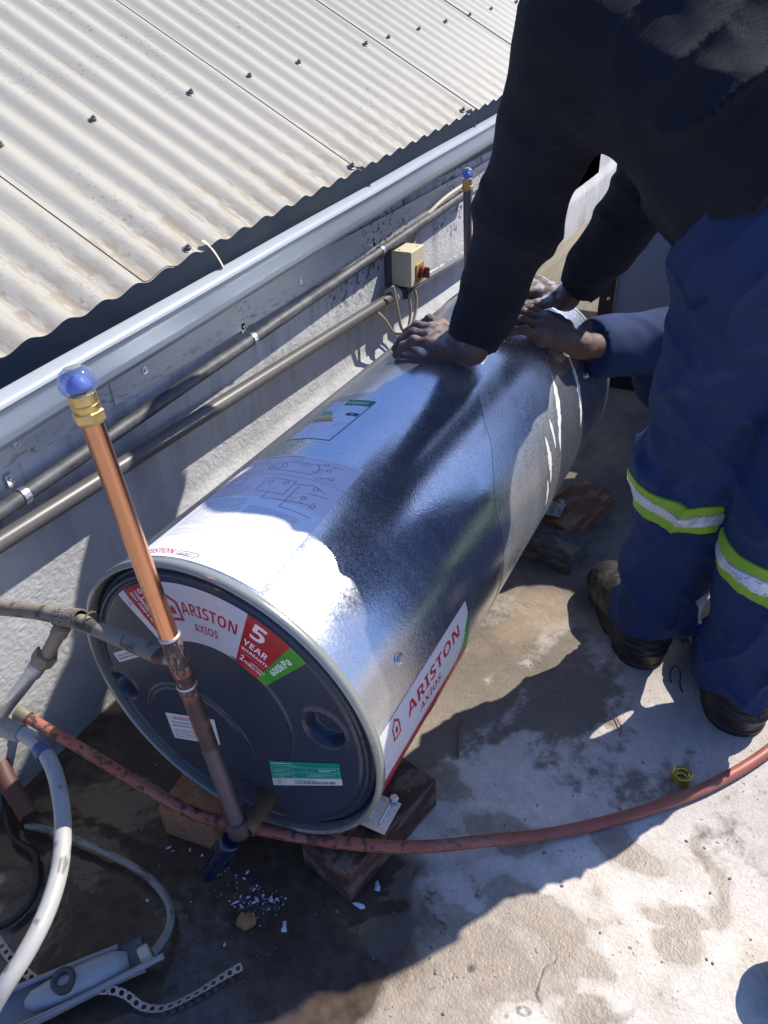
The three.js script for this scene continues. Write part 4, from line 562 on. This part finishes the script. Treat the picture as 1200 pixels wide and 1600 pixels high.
  solo('reddish_twig', tube([[0.475, 0.003, -0.52], [0.49, 0.006, -0.5], [0.495, 0.004, -0.475]], 0.0012, 16, 7), std({ color: C(0.25, 0.08, 0.05), roughness: 0.7 }), 'thin reddish strand on shaded concrete in front of the nearer boots', 'wire');
  const lump = new THREE.IcosahedronGeometry(0.012, 3), lp = lump.attributes.position; for (let i = 0; i < lp.count; i++) { const x = lp.getX(i), y = lp.getY(i), z = lp.getZ(i), k = 0.7 + 0.7 * fbm(x * 90 + 3, y * 90 + z * 77, 0, 3); lp.setXYZ(i, x * k * 1.1, y * k * 0.55, z * k); } lump.computeVertexNormals();
  solo('brick_fragment', lump, std({ color: C(0.42, 0.22, 0.08), roughness: 0.9, bumpMap: grain, bumpScale: 0.001 }), 'small orange brick fragment in the dark puddle', 'rubble', [0.066, 0.004, 0.115], 0.4);
  const gr = rng(5), peb = new THREE.IcosahedronGeometry(1, 1), pebs = [];
  for (let i = 0; i < 260; i++) { const x = 0.1 + gr() * 0.75, z = -0.75 + gr() * 0.95; if (x < 0.27 && z < 0.02) continue; const q = peb.clone(), s = 0.0006 + 0.0019 * gr() ** 3; q.scale(s * (0.7 + gr()), s * 0.7, s * (0.7 + gr())); q.rotateY(gr() * 6); q.translate(x, s * 0.4, z); pebs.push(q); }
  const gm = solo('grit', pebs, std({ color: C(0.2, 0.17, 0.13), roughness: 0.95 }), 'loose grit and tiny crumbs strewn over the concrete', 'grit'); gm.userData.kind = 'stuff';
  // foam and splashes, plus water glints modelled as pale flakes, a loose bunch nobody would count
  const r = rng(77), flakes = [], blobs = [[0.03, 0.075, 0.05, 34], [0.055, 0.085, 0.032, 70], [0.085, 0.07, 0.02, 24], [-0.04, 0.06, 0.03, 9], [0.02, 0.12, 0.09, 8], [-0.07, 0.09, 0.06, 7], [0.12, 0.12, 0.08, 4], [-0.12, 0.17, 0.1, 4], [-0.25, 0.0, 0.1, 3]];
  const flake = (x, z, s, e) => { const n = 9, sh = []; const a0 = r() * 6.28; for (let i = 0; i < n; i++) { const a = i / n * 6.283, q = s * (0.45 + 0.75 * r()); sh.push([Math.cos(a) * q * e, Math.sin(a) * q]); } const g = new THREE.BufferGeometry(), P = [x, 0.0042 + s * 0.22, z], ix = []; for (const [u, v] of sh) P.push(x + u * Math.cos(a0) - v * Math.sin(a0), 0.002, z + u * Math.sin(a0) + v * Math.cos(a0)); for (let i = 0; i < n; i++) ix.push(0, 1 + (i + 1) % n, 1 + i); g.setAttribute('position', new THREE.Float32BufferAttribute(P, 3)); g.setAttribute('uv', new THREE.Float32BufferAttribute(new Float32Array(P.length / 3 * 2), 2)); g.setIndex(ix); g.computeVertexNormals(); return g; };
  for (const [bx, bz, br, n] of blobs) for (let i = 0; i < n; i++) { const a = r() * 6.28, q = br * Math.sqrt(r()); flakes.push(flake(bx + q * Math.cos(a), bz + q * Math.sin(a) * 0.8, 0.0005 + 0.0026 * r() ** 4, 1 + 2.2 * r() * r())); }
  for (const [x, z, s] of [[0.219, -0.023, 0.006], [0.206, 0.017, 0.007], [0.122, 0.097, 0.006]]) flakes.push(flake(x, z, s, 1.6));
  const fm = solo('foam_and_glint_flakes', flakes, std({ color: C(0.6, 0.63, 0.68), roughness: 0.22 }), 'white foam flecks, splashes and painted water glints scattered over the dark wet floor', 'foam'); fm.userData.kind = 'stuff';
}

// ───────────────────────── people ─────────────────────────
const tk = (deg, z, h) => { const a = rad(deg); return [(R + h) * Math.cos(a), HY + (R + h) * Math.sin(a), z]; };
const tkN = (deg) => [Math.cos(rad(deg)), Math.sin(rad(deg)), 0];
const fabricBump = dataTex(512, 512, (u, v) => 0.5 + 0.25 * Math.sin((u + v) * 512 * Math.PI / 2.6) * 0.6 + 0.35 * (vn(u * 150, v * 150) - 0.5)); fabricBump.repeat.set(5, 5);
const navy = new THREE.MeshPhysicalMaterial({ roughness: 0.9, bumpMap: fabricBump, bumpScale: 0.0006, sheen: 0.22, sheenColor: C(0.06, 0.14, 0.4), sheenRoughness: 0.6, map: dataTex(1024, 1024, (u, v) => { const a = fbm(u * 9, v * 9, 0, 4), b = fbm(u * 34, v * 34, 0, 3), d = sst(0.66, 0.78, fbm(u * 16 + 5, v * 13, 0, 4)) * 0.3, sp = sst(0.95, 0.97, vn(u * 190, v * 190)) * sst(0.55, 0.65, a) * 0.25; const k = 0.72 + 0.5 * a + 0.2 * (b - 0.5); return [mix(mix(0.0105 * k, 0.12, d * 0.4), 0.35, sp), mix(mix(0.0275 * k, 0.12, d * 0.4), 0.34, sp), mix(mix(0.094 * k, 0.14, d * 0.4), 0.33, sp)]; }, true) });
const fleece = new THREE.MeshPhysicalMaterial({ roughness: 1, sheen: 0.16, sheenColor: C(0.06, 0.08, 0.16), sheenRoughness: 0.5, bumpMap: dataTex(512, 512, (u, v) => 0.5 * vn(u * 90, v * 90) + 0.5 * vn(u * 180, v * 180)), bumpScale: 0.0011, map: dataTex(1024, 1024, (u, v) => { const a = fbm(u * 7, v * 7, 0, 4), l = sst(0.95, 0.97, vn(u * 170, v * 170)) * 0.25 * sst(0.58, 0.7, fbm(u * 5 + 8, v * 5, 0, 2)); const k = 0.7 + 0.6 * a; return [mix(0.0065 * k, 0.3, l), mix(0.008 * k, 0.3, l), mix(0.0145 * k, 0.3, l)]; }, true) });
fleece.bumpMap.repeat.set(4, 4);
const skinTex = dataTex(512, 512, (u, v) => { const a = fbm(u * 30, v * 30, 0, 4), k = 0.85 + 0.3 * (a - 0.5); return [k, k, k]; }, true); skinTex.repeat.set(4, 4);
const skinBump = dataTex(512, 512, (u, v) => 0.5 * vn(u * 200, v * 200) + 0.5 * Math.abs(2 * vn(u * 60, v * 120) - 1)); skinBump.repeat.set(5, 5);
const skin = new THREE.MeshPhysicalMaterial({ vertexColors: true, map: skinTex, bumpMap: skinBump, bumpScale: 0.0007, roughness: 0.6, sheen: 0.2, sheenColor: C(0.3, 0.25, 0.22) });
const lime = std({ color: C(0.27, 0.46, 0.03), roughness: 0.7, bumpMap: fabricBump, bumpScale: 0.0005, emissive: C(0, 0, 0) });
const silverTape = std({ roughness: 0.42, metalness: 0.35, map: dataTex(512, 512, (u, v) => { const a = fbm(u * 40, v * 40, 0, 3), k = 0.5 + 0.35 * a - 0.25 * sst(0.6, 0.7, fbm(u * 14, v * 50, 0, 3)); return [k * 0.95, k, k * 1.05]; }, true) });
silverTape.map.repeat.set(4, 4);
const leather = std({ roughness: 0.5, bumpMap: grain, bumpScale: 0.0008, map: dataTex(512, 512, (u, v) => { const a = fbm(u * 16, v * 16, 0, 4), d = sst(0.5, 0.7, fbm(u * 9 + 3, v * 9, 0, 4)); return [mix(0.022, 0.1, d * 0.6) * (0.6 + 0.8 * a), mix(0.019, 0.085, d * 0.6) * (0.6 + 0.8 * a), mix(0.017, 0.072, d * 0.6) * (0.6 + 0.8 * a)]; }, true) });
leather.map.repeat.set(3, 3);
const hairMat = std({ color: C(0.012, 0.011, 0.01), roughness: 0.9, bumpMap: fleece.bumpMap, bumpScale: 0.003 });

function handSDF(h) { // wrist, four knuckles, four tips, thumb chain, outward normal
  const L = [], N = h.n, arch = h.arch ?? 0.014;
  h.tips.forEach((t, i) => { const m = h.mcp[i], r = [0.0094, 0.0104, 0.0108, 0.0104][i]; const p1 = add(lerp3(m, t, 0.44), N, arch), p2 = add(lerp3(m, t, 0.76), N, arch * 0.75); L.push(cone(m, p1, r * 1.08, r), cone(p1, p2, r, r * 0.9), cone(p2, t, r * 0.9, r * 0.76)); });
  const fingers = L.map((f) => f), fu = []; for (let i = 0; i < 4; i++) fu.push(union(fingers.slice(i * 3, i * 3 + 3), 0.006));
  const palm = union([...h.mcp.map((m, i) => cone(h.wrist, m, 0.019, 0.0125)), cone(h.mcp[0], h.mcp[3], 0.0115, 0.0125), cone(add(h.wrist, h.mcp[0], 0), lerp3(h.wrist, h.mcp[0], 0.6), 0.02, 0.015), ...(h.fore ? [cone(h.wrist, h.fore, 0.0235, 0.032)] : [])], 0.016);
  const th = union([cone(h.thumb[0], h.thumb[1], 0.0145, 0.0125), cone(h.thumb[1], h.thumb[2], 0.012, 0.0108), cone(h.thumb[2], h.thumb[3], 0.0105, 0.0085)], 0.008);
  return (x, y, z) => { let d = palm(x, y, z), e = 1e3; for (const f of fu) e = Math.min(e, f(x, y, z)); d = smin(d, e, 0.006); d = smin(d, th(x, y, z), 0.01); return d + 0.0009 * (vn(x * 160, y * 160, z * 160) - 0.5); };
}
function bounds(pts, pad) { const a = [1e3, 1e3, 1e3], b = [-1e3, -1e3, -1e3]; for (const p of pts) for (let i = 0; i < 3; i++) { a[i] = Math.min(a[i], p[i] - pad); b[i] = Math.max(b[i], p[i] + pad); } return [a, b]; }
function paint(g, base, dust, amt) { const p = g.attributes.position, n = g.attributes.normal, c = []; for (let i = 0; i < p.count; i++) { const x = p.getX(i), y = p.getY(i), z = p.getZ(i), d = amt * clamp(0.1 + 0.9 * sst(0.15, 0.85, n.getY(i))) * sst(0.3, 0.62, fbm(x * 55, y * 55, z * 55 + 0.01, 3)); c.push(mix(base[0], dust[0], d), mix(base[1], dust[1], d), mix(base[2], dust[2], d)); } g.setAttribute('color', new THREE.Float32BufferAttribute(c, 3)); return g; }
function handGeo(h, base, dust, amt) { const [a, b] = bounds([h.wrist, ...h.mcp, ...h.tips, ...h.thumb, ...(h.fore ? [h.fore] : [])], 0.04); return paint(surfaceNet(handSDF(h), a, b, 0.0028), base, dust, amt); }
function nails(h, parent) {}
function headGeo(c, fwd, base) { // c centre, fwd face direction
  const f = V(...fwd).normalize(), s = V(0, 1, 0).cross(f).normalize(), u = f.clone().cross(s).normalize();
  const at = (a, b, d) => [c[0] + f.x * a + u.x * b + s.x * d, c[1] + f.y * a + u.y * b + s.y * d, c[2] + f.z * a + u.z * b + s.z * d];
  const g = union([cone(at(-0.02, 0.035, 0), at(0.012, 0.02, 0), 0.088, 0.078), cone(at(0.02, -0.02, 0), at(0.045, -0.085, 0), 0.068, 0.036), cone(at(0.07, -0.075, 0.02), at(0.07, -0.075, -0.02), 0.026, 0.026)], 0.05);
  const nose = union([cone(at(0.088, 0.01, 0), at(0.108, -0.03, 0), 0.009, 0.014), cone(at(0.098, -0.034, 0.013), at(0.098, -0.034, -0.013), 0.009, 0.009)], 0.012);
  const brow = cone(at(0.083, 0.03, 0.034), at(0.083, 0.03, -0.034), 0.012, 0.012), lips = union([cone(at(0.092, -0.06, 0.019), at(0.092, -0.06, -0.019), 0.006, 0.006), cone(at(0.091, -0.072, 0.016), at(0.091, -0.072, -0.016), 0.0065, 0.0065)], 0.004);
  const ears = [1, -1].map((q) => union([cone(at(-0.006, 0.02, 0.082 * q), at(-0.004, -0.022, 0.078 * q), 0.012, 0.009), cone(at(-0.018, 0.02, 0.088 * q), at(-0.012, -0.01, 0.085 * q), 0.007, 0.006)], 0.01)), eyes = [1, -1].map((q) => blob(at(0.082, 0.008, 0.032 * q), [0.014, 0.012, 0.014])), sock = [1, -1].map((q) => blob(at(0.098, 0.01, 0.033 * q), [0.02, 0.014, 0.02]));
  const d = (x, y, z) => { let q = g(x, y, z); q = smin(q, nose(x, y, z), 0.014); q = smin(q, brow(x, y, z), 0.02); for (const k of sock) q = Math.max(q, -smin(-q, 1e3, 0.001) * 0 - k(x, y, z) - 0.004); for (const e of eyes) q = Math.min(q, e(x, y, z)); q = smin(q, lips(x, y, z), 0.006); for (const e of ears) q = smin(q, e(x, y, z), 0.008); return q; };
  const geo = paint(surfaceNet(d, add(c, [-0.15, -0.17, -0.15]), add(c, [0.15, 0.16, 0.15]), 0.0042), base, base, 0);
  const hair = surfaceNet((x, y, z) => Math.max(g(x, y, z) - 0.008 + 0.004 * vn(x * 150, y * 150, z * 150), -((x - c[0]) * (u.x - f.x * 0.75) + (y - c[1]) * (u.y - f.y * 0.75) + (z - c[2]) * (u.z - f.z * 0.75) + 0.0)), add(c, [-0.15, -0.15, -0.15]), add(c, [0.15, 0.16, 0.15]), 0.006, 4);
  return { geo, hair };
}
function boot(name, heel, toe, parent, mat = leather, top = 1) { // heel and toe points on the ground
  const L = Math.hypot(toe[0] - heel[0], toe[1] - heel[1]), dx = (toe[0] - heel[0]) / L, dz = (toe[1] - heel[1]) / L, k = L / 0.3;
  const upper = union([cone([0.055, 0.055, 0], [0.06, 0.16, 0], 0.044, 0.05), cone([0.045, 0.05, 0], [0.16, 0.06, 0], 0.042, 0.04), cone([0.16, 0.052, 0.006], [0.235, 0.045, 0.008], 0.042, 0.04), cone([0.2, 0.052, -0.006], [0.25, 0.046, 0], 0.042, 0.041)], 0.05);
  const out = (x, z) => Math.min(Math.hypot(Math.max(0, 0.05 - x, x - 0.24), Math.abs(z)) - (0.045 + 0.006 * Math.sin(clamp(x / 0.29) * 5)), 1);
  const sole = (x, y, z) => { const g = 0.004 * Math.max(0, Math.sin(y * 560)) * (y > 0.006 ? 1 : 0); const d = out(x, z) + g - (y > 0.033 ? 0 : 0.003), v = Math.abs(y - 0.02) - 0.02 - 0.0; const arch = x > 0.085 && x < 0.125 ? 0.009 - y : -1; return Math.max(d, v, arch); };
  const f = (x, y, z) => { const X = x / k, Y = y / k, Z = z / k; let u = Math.max(upper(X, Y, Z), Y - (top < 1 ? 0.1 - 0.1 * sst(0.1, 0.02, X) * 0 : 1)) + 0.0035 * (fbm(X * 40, Y * 70, Z * 40 + 0.01, 2) - 0.5) + (X < 0.075 && Y > 0.05 && Y < 0.12 ? 0.0022 * Math.sin(Y * 380 + X * 25) : 0) + 0.0025 * Math.exp(-(((X - 0.15 - Y * 0.4) / 0.003) ** 2)) - 0.002 * Math.exp(-(((Y - 0.048) / 0.004) ** 2)); u = Math.max(u, 0.02 - Y); return smin(u, sole(X, Y, Z), 0.008) * k; };
  const g = surfaceNet(f, [-0.03, -0.012, -0.085], [0.34, 0.24, 0.085], 0.0034, 1);
  const M = new THREE.Matrix4().makeBasis(V(dx, 0, dz), V(0, 1, 0), V(-dz, 0, dx)); M.setPosition(heel[0], 0.001, heel[1]); g.applyMatrix4(M);
  part(name, g, mat, parent);
}
const clip = (f, p, n) => (x, y, z) => Math.max(f(x, y, z), (x - p[0]) * n[0] + (y - p[1]) * n[1] + (z - p[2]) * n[2]);
const unit = (a, b) => { const d = V(...b).sub(V(...a)).normalize(); return [d.x, d.y, d.z]; };
const ridge = (x, y, z) => { const n = vn(x, y, z); return 1 - Math.abs(2 * n - 1); };

// the worker leaning on the tank
{
  const hipL = [0.522, 0.87, -0.625], hipR = [0.635, 0.87, -0.71], kneeL = [0.505, 0.47, -0.7], kneeR = [0.665, 0.47, -0.635], hemL = [0.485, 0.035, -0.725], hemR = [0.668, 0.035, -0.62];
  const WL = [0.49, 0.965, -0.615], WR = [0.635, 0.965, -0.73], W = [0.575, 0.985, -0.675], shL = [0.238, 1.105, -0.65], shR = [0.43, 1.1, -0.93], chest = [0.36, 1.13, -0.8], neck = [0.23, 1.2, -0.9], head = [0.045, 1.29, -1.06];
  const elL = [0.155, 0.85, -0.7], wrL = [0.072, 0.612, -0.757], elR = [0.305, 0.855, -1.06], wrR = [0.17, 0.62, -1.105];
  const p = thing('person', 'person in dark fleece jacket and navy work trousers bending over to press on the tank', 'person', [0, 0, 0]);
  const base = [0.1, 0.052, 0.036], dust = [0.34, 0.25, 0.205];
  const lh = { wrist: tk(74, -0.722, 0.036), fore: lerp3(wrL, elL, 0.25), n: tkN(100), arch: 0.017, mcp: [tk(90, -0.714, 0.026), tk(93, -0.74, 0.032), tk(95, -0.769, 0.034), tk(94.5, -0.8, 0.031)], tips: [tk(106, -0.7, 0.008), tk(111.5, -0.745, 0.008), tk(113.5, -0.795, 0.008), tk(109.5, -0.845, 0.008)], thumb: [tk(82, -0.79, 0.028), tk(86, -0.845, 0.022), tk(91, -0.878, 0.016), tk(96, -0.898, 0.01)] };
  const rh = { wrist: tk(60.5, -1.125, 0.042), fore: lerp3(wrR, elR, 0.25), n: tkN(76), arch: 0.017, mcp: [tk(75, -1.16, 0.028), tk(78, -1.135, 0.032), tk(79, -1.107, 0.033), tk(77.5, -1.078, 0.03)].reverse(), tips: [tk(91, -1.18, 0.008), tk(95, -1.14, 0.008), tk(96, -1.1, 0.008), tk(92, -1.055, 0.008)].reverse(), thumb: [tk(64, -1.095, 0.034), tk(68, -1.055, 0.026), tk(73, -1.035, 0.018), tk(79, -1.025, 0.01)] };
  const hd = headGeo(head, [-0.62, -0.35, -0.7], base);
  const core = union([cone(neck, add(head, [0.02, -0.03, 0.02]), 0.058, 0.055), cone(chest, W, 0.1, 0.09), cone(shL, elL, 0.045, 0.036), cone(shR, elR, 0.045, 0.036), cone(elL, wrL, 0.036, 0.027), cone(elR, wrR, 0.036, 0.027), cone(shL, chest, 0.05, 0.08), cone(shR, chest, 0.05, 0.08), cone(chest, neck, 0.08, 0.06), cone(W, hipL, 0.08, 0.07), cone(W, hipR, 0.08, 0.07), cone(hipL, kneeL, 0.07, 0.05), cone(hipR, kneeR, 0.07, 0.05), cone(kneeL, [0.48, 0.1, -0.73], 0.05, 0.035), cone(kneeR, [0.66, 0.1, -0.63], 0.05, 0.035)], 0.03);
  const bodyGeo = mergeGeometries([paint(surfaceNet(core, [0, 0.03, -1.2], [0.85, 1.3, -0.48], 0.014), base, base, 0), hd.geo, handGeo(lh, base, dust, 0.95), handGeo(rh, base, [0.5, 0.47, 0.45], 0.95)]);
  const body = part('body', bodyGeo, skin, p); part('hair', hd.hair, hairMat, p);
  // trousers
  const legs = (k) => union([cone(hipL, kneeL, 0.096 + k, 0.083 + k), cone(kneeL, hemL, 0.083 + k, 0.076 + k)], 0.03), legs2 = (k) => union([cone(hipR, kneeR, 0.1 + k, 0.086 + k), cone(kneeR, hemR, 0.086 + k, 0.078 + k)], 0.03);
  const seat = union([cone(add(hipL, [0.02, 0.03, 0]), add(hipR, [0, 0.03, 0]), 0.1, 0.108), cone(hipL, WL, 0.096, 0.07), cone(hipR, WR, 0.105, 0.078)], 0.06);
  const a1 = legs(0), a2 = legs2(0);
  const crease = (n) => { const q = Math.abs(2 * n - 1); return Math.exp(-q * 5); };
  const fold = (x, y, z) => {
    const wx = x + 0.05 * (vn(x * 5, y * 4, z * 5) - 0.5), wy = y + 0.08 * (vn(x * 6 + 9, y * 5, z * 6) - 0.5), knee = Math.exp(-(((y - 0.5) / 0.1) ** 2)), ank = sst(0.3, 0.12, y), hip = sst(0.66, 0.85, y);
    return 0.02 * (ridge(wx * 8 + wy * 2.2, wy * 2.1 + 3, z * 8 - wy * 1.3) - 0.6) + 0.012 * (crease(vn(wx * 9 - wy * 5, wy * 3.2, z * 9 + wy * 4)) - 0.3)
      + (0.011 * knee + 0.014 * ank + 0.006) * (crease(vn(wx * 4.5 + 3 + wy * 5, wy * 13 + wx * 9, z * 5)) - 0.3) + 0.007 * hip * (crease(vn(wx * 12 + wy * 9, wy * 6 - wx * 8, z * 12 + 5)) - 0.3) + 0.0025 * (ridge(x * 30, y * 14, z * 30) - 0.5);
  };
  const tr = (x, y, z) => { let d = smin(smin(a1(x, y, z), a2(x, y, z), 0.02), seat(x, y, z), 0.05); d -= fold(x, y, z); d = Math.max(d, 0.1 + 0.012 * Math.sin(x * 30 + z * 22) - y); return d; };
  // pocket opening and seams are grooves carved along lines laid on the cloth
  const drop = (q) => { let p0 = q.slice(); for (let i = 0; i < 12; i++) { const e = 0.004, d = tr(...p0), g = [tr(p0[0] + e, p0[1], p0[2]) - d, tr(p0[0], p0[1] + e, p0[2]) - d, tr(p0[0], p0[1], p0[2] + e) - d], l = Math.hypot(...g) || 1; p0 = p0.map((v, k) => v - d * g[k] / l * 0.8); } return p0; };
  const line = (a, b, n, r) => { const P = []; for (let i = 0; i <= n; i++) P.push(drop(lerp3(a, b, i / n))); const c = []; for (let i = 0; i < n; i++) c.push(cone(P[i], P[i + 1], r, r)); return c; };
  const grooves = [...line([0.425, 0.85, -0.585], [0.44, 0.822, -0.578], 4, 0.008), ...line([0.44, 0.822, -0.578], [0.478, 0.812, -0.565], 4, 0.0095), ...line([0.478, 0.812, -0.565], [0.495, 0.835, -0.555], 3, 0.006)], seams = [...line([0.56, 0.82, -0.52], [0.545, 0.15, -0.63], 26, 0.0032), ...line([0.7, 0.85, -0.6], [0.7, 0.15, -0.54], 26, 0.0032), ...line([0.43, 0.56, -0.66], [0.52, 0.585, -0.6], 8, 0.003)];
  const gb = bounds([[0.43, 0.9, -0.53], [0.55, 0.8, -0.48]], 0.06);
  const tr2 = (x, y, z) => { let d = tr(x, y, z); if (d > 0.03 || d < -0.03) return d; for (const g of grooves) d = Math.max(d, -g(x, y, z)); let s = 1; for (const g of seams) s = Math.min(s, g(x, y, z)); return d + 0.003 * sst(0.004, -0.003, s); };
  const trousers = part('trousers', surfaceNet(tr2, [0.3, 0.02, -0.9], [0.9, 1.1, -0.4], 0.007, 1.6), navy, p);
  const bandOf = (side, f, cx, cy, cz, tilt) => {
    const pl = (x, y, z) => (y - cy) + tilt[0] * (x - cx) + tilt[1] * (z - cz), b0 = [cx - 0.16, cy - 0.09, cz - 0.16], b1 = [cx + 0.16, cy + 0.09, cz + 0.16];
    const F = (x, y, z) => f(x, y, z) - fold(x, y, z);
    const band = part('reflective_band', surfaceNet((x, y, z) => { const q = F(x, y, z); return Math.max(q - 0.0035, -q - 0.004, Math.abs(pl(x, y, z)) - 0.031 - 0.002 * Math.sin(x * 60 + z * 45)); }, b0, b1, 0.0032, 3), lime, trousers, 'lime green band with silver tape');
    part('silver_tape', surfaceNet((x, y, z) => { const q = F(x, y, z); return Math.max(q - 0.0058, -q - 0.001, Math.abs(pl(x, y, z)) - 0.0115 - 0.001 * Math.sin(x * 60 + z * 45)); }, b0, b1, 0.003, 3), silverTape, band);
  };
  bandOf('left', a1, 0.504, 0.425, -0.702, [0.02, 0.05]); bandOf('right', a2, 0.665, 0.375, -0.635, [0.05, 0.02]);
  // jacket
  const dirL = unit(elL, wrL), dirR = unit(elR, wrR);
  const armL = clip(union([cone(shL, elL, 0.083, 0.064), cone(elL, wrL, 0.066, 0.047)], 0.03), wrL, dirL), armR = clip(union([cone(shR, elR, 0.088, 0.066), cone(elR, wrR, 0.066, 0.05)], 0.03), wrR, dirR);
  const torso = union([cone(WL, add(shL, [0.04, -0.01, -0.02]), 0.113, 0.095), cone(WR, add(shR, [0.0, -0.01, 0]), 0.116, 0.1), cone(W, chest, 0.115, 0.115), cone(chest, neck, 0.1, 0.08)], 0.08);
  const collar = cone(neck, lerp3(neck, head, 0.42), 0.085, 0.08);
  const hemN = [0.62, -0.72, 0.3], hemP = [0.515, 0.905, -0.615];
  const jk = (x, y, z) => {
    let d = clip(torso, hemP, hemN)(x, y, z); d = smin(d, collar(x, y, z), 0.04);
    const wx = x + 0.06 * (vn(x * 6, y * 6, z * 6) - 0.5), wy = y + 0.06 * (vn(x * 6 + 4, y * 6, z * 6) - 0.5); d -= 0.016 * (ridge(wx * 7 + wy * 5, wy * 7 - wx * 2, z * 7 + 4) - 0.55) + 0.019 * (crease(vn(wx * 8 - wy * 7, wy * 5 + wx * 6, z * 6 + 2)) - 0.3) + 0.005 * (ridge(x * 17 + 3, y * 15, z * 17) - 0.5);
    const fl = 0.009 * (ridge(wx * 9, wy * 13 + 2 + z * 5, z * 9) - 0.55) + 0.0075 * (crease(vn(wx * 6 + 5, wy * 15 + wx * 9, z * 6)) - 0.45) * (0.4 + 0.7 * sst(0.16, 0.05, Math.abs(y - 0.85)) + 0.8 * sst(0.72, 0.64, y)) + 0.003 * (ridge(x * 20, y * 30, z * 20) - 0.5);
    d = smin(d, armL(x, y, z) - fl, 0.045); d = smin(d, armR(x, y, z) - fl, 0.045); return d - 0.0016 * vn(x * 50, y * 50, z * 50);
  };
  part('jacket', surfaceNet(jk, [-0.03, 0.54, -1.25], [0.9, 1.38, -0.38], 0.0085, 1.5), fleece, p);
  boot('boot', [0.512, -0.672], [0.345, -0.905], p); boot('boot', [0.697, -0.572], [0.588, -0.868], p);
}
// the second worker crouching at the far end
{
  const p = thing('person', 'crouching person in blue overalls mostly hidden, reaching one bare hand onto the tank', 'person', [0, 0, 0]);
  const base = [0.13, 0.063, 0.04];
  const wr = [0.215, 0.5, -1.07], el = [0.4, 0.475, -1.29], sh = [0.66, 0.63, -1.47], shF = [0.74, 0.65, -1.78], hip = [0.9, 0.26, -1.55], hipF = [0.92, 0.26, -1.75], kn = [0.375, 0.33, -1.385], knF = [0.5, 0.45, -1.75], an = [0.62, 0.06, -1.42], anF = [0.6, 0.09, -1.78], head = [0.62, 0.9, -1.66], neck = [0.69, 0.76, -1.64];
  const lh = { wrist: tk(43, -1.0, 0.045), fore: lerp3(wr, el, 0.25), n: tkN(62), arch: 0.018, mcp: [tk(58, -0.918, 0.03), tk(61, -0.94, 0.036), tk(62.5, -0.966, 0.038), tk(61.5, -0.994, 0.035)], tips: [tk(73, -0.872, 0.008), tk(78.5, -0.897, 0.008), tk(81, -0.935, 0.008), tk(78.5, -0.977, 0.008)], thumb: [tk(48, -1.015, 0.036), tk(52, -1.05, 0.028), tk(57, -1.068, 0.018), tk(63, -1.075, 0.01)] };
  const hd = headGeo(head, [-0.86, -0.42, 0.28], base);
  const core = union([cone(neck, add(head, [0, -0.04, 0]), 0.06, 0.056), cone(sh, shF, 0.06, 0.06), cone(neck, [0.86, 0.34, -1.65], 0.08, 0.1), cone(sh, el, 0.045, 0.036), cone(el, wr, 0.036, 0.027), cone(shF, [0.45, 0.55, -1.7], 0.045, 0.035)], 0.03);
  part('body', mergeGeometries([paint(surfaceNet(core, [0.12, 0.2, -1.85], [1.0, 1.02, -1.0], 0.014), base, base, 0), hd.geo, handGeo(lh, base, [0.25, 0.18, 0.14], 0.4)]), skin, p); part('hair', hd.hair, hairMat, p);
  const fd = (x, y, z) => 0.012 * (ridge(x * 9 + y * 4, y * 8, z * 9) - 0.55) + 0.005 * (ridge(x * 22, y * 22, z * 22) - 0.5);
  const arm = clip(union([cone(sh, el, 0.085, 0.07), cone(el, wr, 0.075, 0.064)], 0.03), add(wr, unit(wr, el), 0.012), unit(el, wr));
  const tor = union([cone(sh, [0.86, 0.3, -1.58], 0.1, 0.14), cone(shF, [0.9, 0.3, -1.72], 0.11, 0.14), cone(neck, [0.85, 0.42, -1.64], 0.085, 0.14), cone(shF, [0.45, 0.55, -1.7], 0.08, 0.06)], 0.06);
  part('overall_top', surfaceNet((x, y, z) => smin(tor(x, y, z) - fd(x, y, z), arm(x, y, z) - fd(x, y, z), 0.03), [0.12, 0.1, -1.98], [1.1, 0.9, -1.02], 0.01, 1.6), navy, p);
  const lg = union([cone(hip, kn, 0.11, 0.088), cone(kn, an, 0.088, 0.075), cone(hipF, knF, 0.11, 0.09), cone(knF, anF, 0.09, 0.075), cone(hip, hipF, 0.13, 0.13)], 0.04);
  part('overall_legs', surfaceNet((x, y, z) => Math.max(lg(x, y, z) - fd(x, y, z), 0.03 - y), [0.24, 0.0, -1.95], [1.05, 0.6, -1.2], 0.01, 1.6), navy, p);
  boot('boot', [0.72, -1.4], [0.46, -1.3], p); boot('boot', [0.68, -1.8], [0.42, -1.75], p);
}
// toe of a shoe at the lower right edge
{
  const s = thing('grey_shoe', 'worn grey shoe whose toe shows at the lower right edge on sunlit concrete', 'shoe', [0, 0, 0]);
  boot('shoe_body', [1.055, -0.19], [0.764, -0.147], s, std({ color: C(0.11, 0.11, 0.11), roughness: 0.85, bumpMap: grain, bumpScale: 0.001 }), 0.5);
}

renderer.render(scene, camera);
